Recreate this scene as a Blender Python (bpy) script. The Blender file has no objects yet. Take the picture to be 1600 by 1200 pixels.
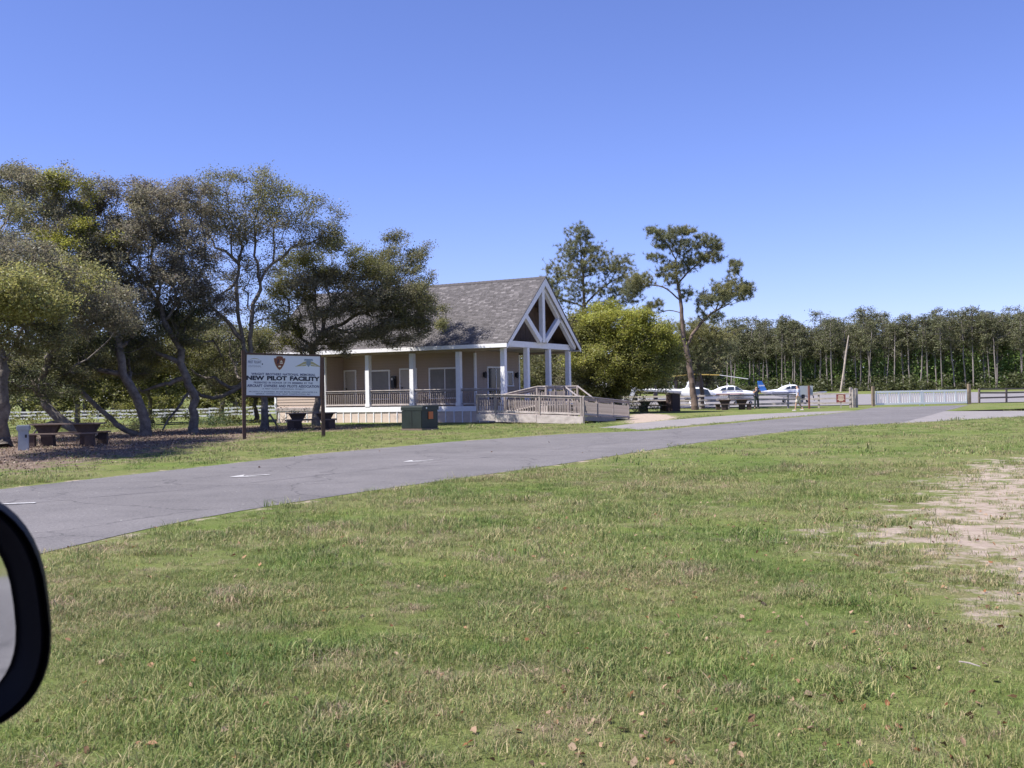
import bpy, math, random
import numpy as np
from mathutils import Matrix, Vector
random.seed(7)
R = np.random.RandomState(11)
S = bpy.context.scene
COL = S.collection
# ---------------------------------------------------------------- camera, sky, sun, exposure
W0, H0, F0 = 1600.0, 1200.0, 1650.0
CAMH, PITCH, ROLL = 1.55, math.atan(14/1650.0), 0.0175
cp, sp_ = math.cos(PITCH), math.sin(PITCH)
FWD = Vector((0, cp, sp_)); RT0 = Vector((1, 0, 0)); UP0 = Vector((0, -sp_, cp))
CX = math.cos(ROLL)*RT0 - math.sin(ROLL)*UP0
CY = math.sin(ROLL)*RT0 + math.cos(ROLL)*UP0
cam = bpy.data.cameras.new('camera'); camo = bpy.data.objects.new('camera', cam); COL.objects.link(camo)
M = Matrix(((CX.x, CY.x, -FWD.x), (CX.y, CY.y, -FWD.y), (CX.z, CY.z, -FWD.z))).to_4x4()
M.translation = (0, 0, CAMH); camo.matrix_world = M
cam.sensor_width = 36.0; cam.lens = F0/W0*36.0; cam.clip_start = 0.05; cam.clip_end = 9000
cam.dof.use_dof = True; cam.dof.focus_distance = 45.0; cam.dof.aperture_fstop = 16.0
S.camera = camo
SUN_EL, SUN_DIR = math.radians(56), Vector((-0.93, -0.36, 0)).normalized()   # where the sun stands, seen from the ground
to_sun = Vector((SUN_DIR.x*math.cos(SUN_EL), SUN_DIR.y*math.cos(SUN_EL), math.sin(SUN_EL)))
w = bpy.data.worlds.new('World'); S.world = w; w.use_nodes = True
wn, wl = w.node_tree.nodes, w.node_tree.links
bg = wn['Background']; sky = wn.new('ShaderNodeTexSky'); sky.sky_type = 'NISHITA'; sky.sun_disc = False
sky.sun_elevation = SUN_EL; sky.sun_rotation = math.atan2(SUN_DIR.x, SUN_DIR.y)
sky.air_density = 0.85; sky.dust_density = 0.25; sky.ozone_density = 3.0; sky.altitude = 0
tint = wn.new('ShaderNodeMix'); tint.data_type = 'RGBA'; tint.blend_type = 'MULTIPLY'; tint.inputs[0].default_value = 1
tint.inputs[7].default_value = (0.83, 0.795, 1.18, 1)
wl.new(sky.outputs[0], tint.inputs[6]); wl.new(tint.outputs[2], bg.inputs[0]); bg.inputs[1].default_value = 0.092
sl = bpy.data.lights.new('sun', 'SUN'); sl.energy = 4.7; sl.angle = math.radians(0.53); sl.color = (1, 0.955, 0.885)
so = bpy.data.objects.new('sun', sl); COL.objects.link(so); so.location = (0, 0, 60)
so.rotation_euler = to_sun.to_track_quat('Z', 'Y').to_euler()
S.view_settings.view_transform = 'Standard'; S.view_settings.look = 'None'
S.view_settings.exposure = 0.9; S.view_settings.gamma = 1.0; S.view_settings.use_curve_mapping = False
S.render.engine = 'CYCLES'; S.cycles.max_bounces = 6; S.cycles.transparent_max_bounces = 8
S.cycles.diffuse_bounces = 3; S.cycles.glossy_bounces = 3; S.cycles.use_denoising = True

# ---------------------------------------------------------------- where a line of sight meets the ground / a distance
def ray(px, py):
    return FWD + CX*((px-W0/2)/F0) + CY*((H0/2-py)/F0)
def P(px, py, D):
    r = ray(px, py); return Vector((0, 0, CAMH)) + r*(D/r.y)
def G(px, py, z=0.0):
    r = ray(px, py); return Vector((0, 0, CAMH)) + r*((z-CAMH)/r.z)
def sstep(a, b, x):
    t = np.clip((x-a)/(b-a), 0, 1); return t*t*(3-2*t)
def terrain(x, y):
    x = np.asarray(x, float); y = np.asarray(y, float)
    return -0.55*sstep(58, 105, y)*sstep(-14, -34, x) + 0.75*sstep(100, 190, y)*sstep(-10, 20, x)
def tz(x, y): return float(terrain(x, y))

# ---------------------------------------------------------------- materials
def mat(name, col, rough=0.8, var=0.0, scale=8.0, col2=None, bump=0.0, bscale=40.0, metal=0.0, spec=0.5, stretch=None):
    m = bpy.data.materials.new(name); m.use_nodes = True
    n, l = m.node_tree.nodes, m.node_tree.links; b = n['Principled BSDF']
    b.inputs['Roughness'].default_value = rough; b.inputs['Metallic'].default_value = metal
    b.inputs['Specular IOR Level'].default_value = spec
    b.inputs['Base Color'].default_value = (*col, 1)
    tc = n.new('ShaderNodeTexCoord'); vec = tc.outputs['Object']
    if stretch:
        mp = n.new('ShaderNodeMapping'); mp.inputs['Scale'].default_value = stretch; l.new(vec, mp.inputs[0]); vec = mp.outputs[0]
    if var or col2:
        no = n.new('ShaderNodeTexNoise'); no.inputs['Scale'].default_value = scale; no.inputs['Detail'].default_value = 6
        no.inputs['Roughness'].default_value = 0.65; l.new(vec, no.inputs['Vector'])
        cr = n.new('ShaderNodeValToRGB'); cr.color_ramp.elements[0].position = 0.32; cr.color_ramp.elements[1].position = 0.68
        c2 = col2 or tuple(c*(1-var) for c in col)
        cr.color_ramp.elements[0].color = (*c2, 1); cr.color_ramp.elements[1].color = (*col, 1)
        l.new(no.outputs['Fac'], cr.inputs[0]); l.new(cr.outputs[0], b.inputs['Base Color'])
    if bump:
        nb = n.new('ShaderNodeTexNoise'); nb.inputs['Scale'].default_value = bscale; nb.inputs['Detail'].default_value = 5; l.new(vec, nb.inputs['Vector'])
        bp = n.new('ShaderNodeBump'); bp.inputs['Strength'].default_value = bump; bp.inputs['Distance'].default_value = 0.02
        l.new(nb.outputs['Fac'], bp.inputs['Height']); l.new(bp.outputs[0], b.inputs['Normal'])
    return m
def leafmat(name, trans=0.35, rough=0.55, spec=0.4):
    m = bpy.data.materials.new(name); m.use_nodes = True
    n, l = m.node_tree.nodes, m.node_tree.links; b = n['Principled BSDF']
    a = n.new('ShaderNodeAttribute'); a.attribute_name = 'tint'
    b.inputs['Roughness'].default_value = rough; b.inputs['Specular IOR Level'].default_value = spec
    l.new(a.outputs['Color'], b.inputs['Base Color'])
    t = n.new('ShaderNodeBsdfTranslucent'); hs = n.new('ShaderNodeHueSaturation'); hs.inputs['Value'].default_value = 1.25; hs.inputs['Hue'].default_value = 0.49
    l.new(a.outputs['Color'], hs.inputs['Color']); l.new(hs.outputs[0], t.inputs[0])
    mx = n.new('ShaderNodeMixShader'); mx.inputs[0].default_value = trans
    l.new(b.outputs[0], mx.inputs[1]); l.new(t.outputs[0], mx.inputs[2]); l.new(mx.outputs[0], n['Material Output'].inputs[0])
    return m
def tintmat(name, rough=0.85, bump=0.0, bscale=30):
    m = mat(name, (0.5, 0.5, 0.5), rough, bump=bump, bscale=bscale)
    n, l = m.node_tree.nodes, m.node_tree.links
    a = n.new('ShaderNodeAttribute'); a.attribute_name = 'tint'
    no = n.new('ShaderNodeTexNoise'); no.inputs['Scale'].default_value = 14
    tc = n.new('ShaderNodeTexCoord'); l.new(tc.outputs['Object'], no.inputs['Vector'])
    mr = n.new('ShaderNodeMapRange'); mr.inputs[3].default_value = 0.90; mr.inputs[4].default_value = 1.08; l.new(no.outputs['Fac'], mr.inputs[0])
    mx = n.new('ShaderNodeVectorMath'); mx.operation = 'SCALE'; l.new(a.outputs['Color'], mx.inputs[0]); l.new(mr.outputs[0], mx.inputs['Scale'])
    l.new(mx.outputs[0], n['Principled BSDF'].inputs['Base Color']); return m

# ---------------------------------------------------------------- mesh helpers
def npmesh(name, V, quads=None, tris=None, m=None, tint=None, smooth=False):
    me = bpy.data.meshes.new(name)
    V = np.asarray(V, np.float32); parts = []; tot = []; 
    if quads is not None and len(quads): parts.append(np.asarray(quads, np.int32).ravel()); tot.append(np.full(len(quads), 4, np.int32))
    if tris is not None and len(tris): parts.append(np.asarray(tris, np.int32).ravel()); tot.append(np.full(len(tris), 3, np.int32))
    li = np.concatenate(parts); lt = np.concatenate(tot); ls = np.concatenate([[0], np.cumsum(lt)[:-1]]).astype(np.int32)
    me.vertices.add(len(V)); me.vertices.foreach_set('co', V.ravel())
    me.loops.add(len(li)); me.loops.foreach_set('vertex_index', li)
    me.polygons.add(len(lt)); me.polygons.foreach_set('loop_start', ls); me.polygons.foreach_set('loop_total', lt)
    if smooth: me.polygons.foreach_set('use_smooth', np.ones(len(lt), bool))
    me.update(calc_edges=True)
    if tint is not None:
        a = me.attributes.new('tint', 'FLOAT_COLOR', 'FACE')
        c = np.ones((len(lt), 4), np.float32); c[:, :3] = tint; a.data.foreach_set('color', c.ravel())
    if m: me.materials.append(m)
    return me
def link(name, me, parent=None, loc=None, rot=None):
    o = bpy.data.objects.new(name, me); COL.objects.link(o)
    if parent: o.parent = parent
    if loc is not None: o.location = loc
    if rot is not None: o.rotation_euler = rot
    return o
def tag(o, label, cat, group=None, kind=None):
    o['label'] = label; o['category'] = cat
    if group: o['group'] = group
    if kind: o['kind'] = kind
    return o
def thing(name, label, cat, loc=(0, 0, 0), rz=0.0, group=None):
    o = bpy.data.objects.new(name, None); COL.objects.link(o); o.empty_display_size = 0.3
    o.location = loc; o.rotation_euler = (0, 0, rz); return tag(o, label, cat, group)
def copy_thing(root, loc, rz=None, label=None, scale=None):
    r = root.copy(); COL.objects.link(r); r.location = loc
    if rz is not None: r.rotation_euler = (0, 0, rz)
    if scale: r.scale = scale
    if label: r['label'] = label
    for ch in list(root.children):
        c = ch.copy(); COL.objects.link(c); c.parent = r
        for g in list(ch.children):
            d = g.copy(); COL.objects.link(d); d.parent = c
    return r
BOXF = [(0,3,2,1),(4,5,6,7),(0,1,5,4),(1,2,6,5),(2,3,7,6),(3,0,4,7)]
class MB:
    def __init__(s): s.v = []; s.f = []
    def add(s, vs, fs):
        k = len(s.v); s.v += [tuple(x) for x in vs]; s.f += [tuple(i+k for i in f) for f in fs]; return s
    def box(s, c, d, rz=0.0, mtx=None):
        c = Vector(c); vs = []
        rm = mtx or Matrix.Rotation(rz, 3, 'Z')
        for z in (-1, 1):
            for x, y in ((-1,-1),(1,-1),(1,1),(-1,1)):
                vs.append(c + rm @ Vector((x*d[0]/2, y*d[1]/2, z*d[2]/2)))
        return s.add(vs, BOXF)
    def box2(s, a, b):
        return s.box([(a[i]+b[i])/2 for i in range(3)], [abs(b[i]-a[i]) for i in range(3)])
    def bar(s, p, q, wd, h, up=(0, 0, 1)):
        p, q = Vector(p), Vector(q); d = (q-p); L = d.length; d.normalize()
        u = Vector(up); x = d.cross(u)
        if x.length < 1e-4: x = d.cross(Vector((0, 1, 0)))
        x.normalize(); u = x.cross(d)
        return s.box((p+q)/2, (wd, L, h), mtx=Matrix((x, d, u)).transposed())
    def tube(s, pts, rad, n=8, cap=True):
        pts = [Vector(p) for p in pts]
        if not hasattr(rad, '__len__'): rad = [rad]*len(pts)
        rings = []; x = None
        for i, p in enumerate(pts):
            d = (pts[min(i+1, len(pts)-1)] - pts[max(i-1, 0)]).normalized()
            if x is None:
                x = d.orthogonal().normalized()
            x = (x - d*x.dot(d)).normalized(); y = d.cross(x)
            rings.append([p + (x*math.cos(2*math.pi*k/n) + y*math.sin(2*math.pi*k/n))*rad[i] for k in range(n)])
        return s.rings(rings, cap)
    def rings(s, rings, cap=True):
        n = len(rings[0]); vs = [p for r in rings for p in r]; fs = []
        for i in range(len(rings)-1):
            for k in range(n):
                fs.append((i*n+k, i*n+(k+1) % n, (i+1)*n+(k+1) % n, (i+1)*n+k))
        if cap: fs.append(tuple(range(n))[::-1]); fs.append(tuple(range((len(rings)-1)*n, len(rings)*n)))
        return s.add(vs, fs)
    def prism(s, poly, ax, d):                 # poly: list of 3D points, extruded by vector d
        n = len(poly); d = Vector(d); vs = [Vector(p) for p in poly] + [Vector(p)+d for p in poly]
        fs = [tuple(range(n))[::-1], tuple(range(n, 2*n))] + [(k, (k+1) % n, n+(k+1) % n, n+k) for k in range(n)]
        return s.add(vs, fs)
    def mesh(s, name, m=None, smooth=False, bevel=0):
        me = bpy.data.meshes.new(name); me.from_pydata(s.v, [], s.f); me.update()
        import bmesh
        bm = bmesh.new(); bm.from_mesh(me); bmesh.ops.recalc_face_normals(bm, faces=bm.faces)
        if bevel: bmesh.ops.bevel(bm, geom=list(bm.edges), offset=bevel, segments=2, affect='EDGES', clamp_overlap=True)
        bm.to_mesh(me); bm.free()
        if smooth:
            me.polygons.foreach_set('use_smooth', np.ones(len(me.polygons), bool))
            try: me.set_sharp_from_angle(angle=math.radians(40))
            except Exception: pass
        if m: me.materials.append(m)
        return me
    def build(s, name, m, parent=None, loc=None, rot=None, smooth=False, bevel=0, kind=None):
        o = link(name, s.mesh(name, m, smooth, bevel), parent, loc, rot)
        if kind: o['kind'] = kind
        return o

def inpoly(x, y, poly):
    x = np.asarray(x, float); y = np.asarray(y, float); ins = np.zeros(x.shape, bool); n = len(poly)
    for i in range(n):
        x1, y1 = poly[i][0], poly[i][1]; x2, y2 = poly[(i+1) % n][0], poly[(i+1) % n][1]
        c = ((y1 > y) != (y2 > y)) & (x < (x2-x1)*(y-y1)/((y2-y1) or 1e-9)+x1); ins ^= c
    return ins
def polydist(x, y, poly):
    x = np.asarray(x, float); y = np.asarray(y, float); d = np.full(x.shape, 1e9); n = len(poly)
    for i in range(n):
        a = np.array(poly[i][:2]); b = np.array(poly[(i+1) % n][:2]); ab = b-a
        t = np.clip(((x-a[0])*ab[0]+(y-a[1])*ab[1])/(ab@ab+1e-9), 0, 1)
        d = np.minimum(d, np.hypot(x-a[0]-t*ab[0], y-a[1]-t*ab[1]))
    return np.where(inpoly(x, y, poly), -d, d)
def gpoly(pts): return [tuple(G(*p))[:2] for p in pts]
# ---------------------------------------------------------------- setting: ground, road, runway
ROAD = gpoly([(-420,1000),(-150,925),(55,868),(180,838),(300,812),(430,790),(560,770),(700,750),(860,728),(1000,706),(1090,692),(1180,680),(1250,672),(1320,666),(1406,661),(1442,652),(1474,643),(1514,633),
              (1365,637),(1335,642),(1290,648),(1150,661),(1020,673),(870,679),(700,691),(500,709),(300,731.5),(150,748),(0,765),(-200,787),(-420,812)])
APRON = gpoly([(935,668.5),(985,662.5),(1050,656),(1100,652),(1150,648.5),(1240,644.5),(1335,641.5),(1290,647),(1200,654),(1120,661),(1040,668),(1000,672),(985,670)])
SPUR = gpoly([(1400,662),(1600,650.5),(1900,634),(1900,629),(1600,642),(1474,642.5),(1440,652)])
SANDPATH = gpoly([(978,655),(984,648),(1010,645.5),(1045,648),(1062,653),(1040,657),(995,662),(978,661)])
LITTER = gpoly([(-200,765),(0,738),(90,733),(150,722),(240,714),(300,701),(380,688),(440,677),(530,673),(600,670),(560,666),(430,664),(300,668),(150,676),(0,682),(-200,690)])
SAND = gpoly([(1650,712),(1540,722),(1485,750),(1440,800),(1370,838),(1430,852),(1500,862),(1530,890),(1545,920),(1600,965),(1700,960),(1850,800)])
SAND2 = gpoly([(1230,815),(1350,830),(1400,850),(1330,870),(1240,850)])
PAVED = [(-40,-7.5),(70,-7.5),(70,3.3),(-40,3.3)]

def lawn_group():
    g = bpy.data.node_groups.new('lawn_colour', 'ShaderNodeTree')
    g.interface.new_socket('Color', in_out='OUTPUT', socket_type='NodeSocketColor')
    n, l = g.nodes, g.links; out = n.new('NodeGroupOutput'); ge = n.new('ShaderNodeNewGeometry')
    def noise(sc, det=4, ro=0.6):
        t = n.new('ShaderNodeTexNoise'); t.inputs['Scale'].default_value = sc; t.inputs['Detail'].default_value = det
        t.inputs['Roughness'].default_value = ro; l.new(ge.outputs['Position'], t.inputs['Vector']); return t.outputs['Fac']
    def ramp(f, a, b, c0, c1):
        r = n.new('ShaderNodeValToRGB'); r.color_ramp.elements[0].position = a; r.color_ramp.elements[1].position = b
        r.color_ramp.elements[0].color = (*c0, 1); r.color_ramp.elements[1].color = (*c1, 1); l.new(f, r.inputs[0]); return r.outputs[0]
    def mix(f, a, b):
        m = n.new('ShaderNodeMix'); m.data_type = 'RGBA'; l.new(f, m.inputs[0]); l.new(a, m.inputs[6]); l.new(b, m.inputs[7]); return m.outputs[2]
    green = ramp(noise(0.7), 0.36, 0.66, (0.112, 0.168, 0.040), (0.172, 0.222, 0.060))
    olive = ramp(noise(6.0), 0.35, 0.65, (0.20, 0.205, 0.083), (0.265, 0.250, 0.125))
    tan = ramp(noise(11.0), 0.3, 0.7, (0.245, 0.195, 0.125), (0.35, 0.285, 0.20))
    c = mix(ramp(noise(0.33, 5), 0.40, 0.66, (0,0,0), (0.8,0.8,0.8)), green, olive)
    c = mix(ramp(noise(1.6, 6, 0.7), 0.53, 0.72, (0,0,0), (0.75,0.75,0.75)), c, tan)
    l.new(c, out.inputs[0]); return g
LAWN = lawn_group()

def ground_mat():
    m = bpy.data.materials.new('lawn_soil'); m.use_nodes = True; n, l = m.node_tree.nodes, m.node_tree.links; b = n['Principled BSDF']
    b.inputs['Roughness'].default_value = 0.95; b.inputs['Specular IOR Level'].default_value = 0.1
    ge = n.new('ShaderNodeNewGeometry'); gg = n.new('ShaderNodeGroup'); gg.node_tree = LAWN
    def noise(sc, det=5, ro=0.65):
        t = n.new('ShaderNodeTexNoise'); t.inputs['Scale'].default_value = sc; t.inputs['Detail'].default_value = det; t.inputs['Roughness'].default_value = ro
        l.new(ge.outputs['Position'], t.inputs['Vector']); return t.outputs['Fac']
    def ramp(f, a, b_, c0, c1):
        r = n.new('ShaderNodeValToRGB'); r.color_ramp.elements[0].position = a; r.color_ramp.elements[1].position = b_
        r.color_ramp.elements[0].color = (*c0, 1); r.color_ramp.elements[1].color = (*c1, 1); l.new(f, r.inputs[0]); return r.outputs[0]
    def mix(f, a, b_, bt='MIX'):
        x = n.new('ShaderNodeMix'); x.data_type = 'RGBA'; x.blend_type = bt
        if isinstance(f, float): x.inputs[0].default_value = f
        else: l.new(f, x.inputs[0])
        l.new(a, x.inputs[6]); l.new(b_, x.inputs[7]); return x.outputs[2]
    def mask(attr, sc, lo, hi):
        a = n.new('ShaderNodeAttribute'); a.attribute_name = attr
        x = n.new('ShaderNodeMath'); x.operation = 'ADD'; l.new(a.outputs['Fac'], x.inputs[0])
        y = n.new('ShaderNodeMapRange'); y.inputs[3].default_value = -1.1; y.inputs[4].default_value = 1.1; l.new(noise(sc, 7, 0.72), y.inputs[0])
        l.new(y.outputs[0], x.inputs[1]); return ramp(x.outputs[0], lo, hi, (0,0,0), (1,1,1))
    fine = ramp(noise(38, 5, 0.85), 0.34, 0.66, (0.42,0.40,0.38), (1.22,1.2,1.15))
    c = mix(1.0, gg.outputs[0], fine, 'MULTIPLY')
    litter = ramp(noise(7, 8, 0.8), 0.34, 0.66, (0.075,0.053,0.042), (0.28,0.215,0.17))
    sand = ramp(noise(5, 8, 0.75), 0.30, 0.68, (0.27,0.212,0.17), (0.47,0.385,0.32))
    c = mix(mask('litter', 1.1, 0.36, 0.62), c, litter)
    c = mix(mask('sand', 2.4, 0.40, 0.66), c, sand)
    l.new(c, b.inputs['Base Color'])
    bp = n.new('ShaderNodeBump'); bp.inputs['Strength'].default_value = 0.7; bp.inputs['Distance'].default_value = 0.05
    l.new(noise(28, 6, 0.75), bp.inputs['Height']); l.new(bp.outputs[0], b.inputs['Normal']); return m
xs = np.unique(np.concatenate([[-4000,-1500,-600,-300], np.arange(-200,-44,8.0), np.arange(-44,46,0.5), np.arange(46,240,8.0), [300,600,1500,4000]]))
ys = np.unique(np.concatenate([[-400,-120,-40], np.arange(-12,2,2.0), np.arange(2,72,0.5), np.arange(72,260,5.0), [320,450,700,1200,2500,6000]]))
gx, gy = np.meshgrid(xs, ys); gz = terrain(gx, gy)
nx, ny = len(xs), len(ys); ii = np.arange(nx*ny).reshape(ny, nx)
gq = np.stack([ii[:-1,:-1], ii[:-1,1:], ii[1:,1:], ii[1:,:-1]], -1).reshape(-1, 4)
gme = npmesh('ground', np.stack([gx, gy, gz], -1).reshape(-1, 3), gq, m=ground_mat(), smooth=True)
def gattr(name, val):
    a = gme.attributes.new(name, 'FLOAT', 'POINT'); a.data.foreach_set('value', val.ravel().astype(np.float32))
def litmask(x, y): return 0.45 - 0.45*np.clip(polydist(x, y, LITTER)/3.0, -1, 1)
def sandmask(x, y):
    a = 0.5 - 0.5*np.clip(polydist(x, y, SAND)/1.5, -1, 1); a = np.minimum(a, 0.62)
    b = 0.5 - 0.5*np.clip(polydist(x, y, SANDPATH)/0.8, -1, 1)
    c = 0.40 - 0.4*np.clip(polydist(x, y, SAND2)/1.0, -1, 1); c = np.minimum(c, 0.42)
    r = np.abs(polydist(x, y, ROAD)-0.10); r = np.where(y < 70, 0.60*np.exp(-(r/0.16)**2), 0)
    return np.maximum(np.maximum(np.maximum(a, b), c), r)
gattr('litter', litmask(gx, gy)); gattr('sand', sandmask(gx, gy))
go = link('ground', gme); tag(go, 'wide flat lawn of green and dry grass with bare sandy and leaf-strewn patches', 'ground', kind='structure')

def asphalt(name, a, b_, grain=1.0):
    m = mat(name, a, 0.9, col2=b_, scale=0.9, bump=0.5, bscale=180, spec=0.2)
    n, l = m.node_tree.nodes, m.node_tree.links; bs = n['Principled BSDF']; src = bs.inputs['Base Color'].links[0].from_socket
    ge = n.new('ShaderNodeNewGeometry'); v = n.new('ShaderNodeTexNoise'); v.inputs['Scale'].default_value = 24; v.inputs['Detail'].default_value = 5; v.inputs['Roughness'].default_value = 1.0
    l.new(ge.outputs['Position'], v.inputs['Vector'])
    r = n.new('ShaderNodeValToRGB'); r.color_ramp.elements[0].position = 0.38; r.color_ramp.elements[1].position = 0.64
    r.color_ramp.elements[0].color = (0.66,0.66,0.66,1); r.color_ramp.elements[1].color = (1.36,1.34,1.32,1); l.new(v.outputs['Fac'], r.inputs[0])
    x = n.new('ShaderNodeMix'); x.data_type = 'RGBA'; x.blend_type = 'MULTIPLY'; x.inputs[0].default_value = grain
    l.new(src, x.inputs[6]); l.new(r.outputs[0], x.inputs[7])
    # pale stone chips
    vo = n.new('ShaderNodeTexVoronoi'); vo.inputs['Scale'].default_value = 6.5; l.new(ge.outputs['Position'], vo.inputs['Vector'])
    lt = n.new('ShaderNodeMath'); lt.operation = 'LESS_THAN'; lt.inputs[1].default_value = 0.10; l.new(vo.outputs['Distance'], lt.inputs[0])
    no2 = n.new('ShaderNodeTexWhiteNoise'); l.new(vo.outputs['Position'], no2.inputs['Vector'])
    g2 = n.new('ShaderNodeMath'); g2.operation = 'GREATER_THAN'; g2.inputs[1].default_value = 0.86; l.new(no2.outputs['Value'], g2.inputs[0])
    mu = n.new('ShaderNodeMath'); mu.operation = 'MULTIPLY'; l.new(lt.outputs[0], mu.inputs[0]); l.new(g2.outputs[0], mu.inputs[1])
    y = n.new('ShaderNodeMix'); y.data_type = 'RGBA'; l.new(mu.outputs[0], y.inputs[0]); l.new(x.outputs[2], y.inputs[6]); y.inputs[7].default_value = (0.45,0.43,0.4,1)
    # hairline cracks and old patching
    if grain > 0.9:
        wp = n.new('ShaderNodeTexNoise'); wp.inputs['Scale'].default_value = 1.1; wp.inputs['Detail'].default_value = 5; l.new(ge.outputs['Position'], wp.inputs['Vector'])
        ad = n.new('ShaderNodeVectorMath'); ad.operation = 'ADD'; l.new(ge.outputs['Position'], ad.inputs[0]); l.new(wp.outputs['Color'], ad.inputs[1])
        vc = n.new('ShaderNodeTexVoronoi'); vc.feature = 'DISTANCE_TO_EDGE'; vc.inputs['Scale'].default_value = 0.30; l.new(ad.outputs[0], vc.inputs['Vector'])
        cr2 = n.new('ShaderNodeValToRGB'); cr2.color_ramp.elements[0].position = 0.003; cr2.color_ramp.elements[1].position = 0.009
        cr2.color_ramp.elements[0].color = (0.66,0.66,0.67,1); cr2.color_ramp.elements[1].color = (1,1,1,1); l.new(vc.outputs['Distance'], cr2.inputs[0])
        bl = n.new('ShaderNodeTexNoise'); bl.inputs['Scale'].default_value = 0.28; bl.inputs['Detail'].default_value = 3; l.new(ge.outputs['Position'], bl.inputs['Vector'])
        br = n.new('ShaderNodeMapRange'); br.inputs[1].default_value = 0.3; br.inputs[2].default_value = 0.7; br.inputs[3].default_value = 0.90; br.inputs[4].default_value = 1.10; l.new(bl.outputs['Fac'], br.inputs[0])
        s1 = n.new('ShaderNodeVectorMath'); s1.operation = 'MULTIPLY'; l.new(y.outputs[2], s1.inputs[0]); l.new(cr2.outputs[0], s1.inputs[1])
        s2 = n.new('ShaderNodeVectorMath'); s2.operation = 'SCALE'; l.new(s1.outputs[0], s2.inputs[0]); l.new(br.outputs[0], s2.inputs['Scale'])
        l.new(s2.outputs[0], bs.inputs['Base Color']); return m
    l.new(y.outputs[2], bs.inputs['Base Color']); return m
MASPH = asphalt('old_asphalt', (0.176,0.167,0.170), (0.140,0.133,0.137))
MCONC = asphalt('pale_concrete', (0.262,0.243,0.240), (0.212,0.197,0.196), 0.5)
MRUN = asphalt('runway_asphalt', (0.235,0.222,0.225), (0.20,0.188,0.192), 0.4)
MSEAM = mat('tar_joint', (0.095,0.088,0.095), 0.9, col2=(0.155,0.145,0.155), scale=3)
def sheet(name, poly, z, m, label, cat, seg=0.0, jit=0.0):
    pts = []
    n = len(poly)
    for i in range(n):
        a, b = np.array(poly[i]), np.array(poly[(i+1) % n]); k = max(1, int(np.linalg.norm(b-a)/seg)) if seg else 1
        k = min(k, 120)
        for j in range(k):
            p = a+(b-a)*j/k
            pts.append((p[0]+R.normal(0, jit), p[1]+R.normal(0, jit), z))
    import bmesh
    bm = bmesh.new(); bm.faces.new([bm.verts.new(p) for p in pts]); bmesh.ops.triangulate(bm, faces=bm.faces, ngon_method='EAR_CLIP')
    bmesh.ops.recalc_face_normals(bm, faces=bm.faces)
    me = bpy.data.meshes.new(name); bm.to_mesh(me); bm.free(); me.materials.append(m)
    if sum(p.normal.z for p in me.polygons) < 0: me.flip_normals()
    o = link(name, me); return tag(o, label, cat, kind='structure')
def strip(name, near, far, z, m, label, cat, n=260, jit=0.03):
    def res(p):
        p = np.array(p); d = np.concatenate([[0], np.cumsum(np.linalg.norm(np.diff(p, axis=0), axis=1))]); q = np.linspace(0, d[-1], n)
        o = np.stack([np.interp(q, d, p[:, 0]), np.interp(q, d, p[:, 1])], -1); o[:, 1] += R.normal(0, jit, n)+jit*np.convolve(R.normal(0, 2, n), np.ones(7)/7, 'same'); return o
    a, b = res(near), res(far); V = np.concatenate([np.concatenate([a*(1-f)+b*f, np.full((n, 1), z)], 1) for f in (0, 0.33, 0.67, 1)]); i = np.arange(n-1)
    Q = np.concatenate([np.stack([i+r*n, i+1+r*n, i+1+(r+1)*n, i+(r+1)*n], -1) for r in range(3)])
    return tag(link(name, npmesh(name, V, quads=Q, m=m)), label, cat, kind='structure')
strip('road', ROAD[:18], ROAD[18:][::-1], 0.006, MASPH, 'grey asphalt road sweeping from the lower left to the white gate', 'road')
SEAM = [tuple(G(*q))[:2] for q in ((-40,795),(30,789),(110,781),(200,773),(303,765),(420,752),(560,737),(720,719),(900,699),(1060,681))]
strip('road_seam', [(a, b-0.02) for a, b in SEAM], [(a, b+0.02) for a, b in SEAM], 0.009, MSEAM, 'thin dark joint running along the middle of the road', 'road', 120, 0.008)
sheet('apron', APRON, 0.003, MCONC, 'pale concrete parking strip beside the road near the ramp', 'pavement', 0.6, 0.03)
sheet('path', SPUR, 0.003, MCONC, 'pale concrete drive branching right from the road', 'drive', 0.6, 0.03)
sheet('pavement', PAVED, 0.010, MASPH, 'grey pavement under the viewpoint car', 'pavement')
# runway, draped on the rise
rx = np.linspace(-14, 170, 60); ry = np.linspace(88.5, 152, 30); qx, qy = np.meshgrid(rx, ry); idx = np.arange(1800).reshape(30, 60)
fq = np.stack([idx[:-1,:-1], idx[:-1,1:], idx[1:,1:], idx[1:,:-1]], -1).reshape(-1, 4)
tag(link('runway', npmesh('runway', np.stack([qx, qy, terrain(qx, qy)+0.05], -1).reshape(-1, 3), fq, m=MRUN, smooth=True)), 'grey airfield runway and aircraft parking behind the fence', 'runway', kind='structure')

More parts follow.
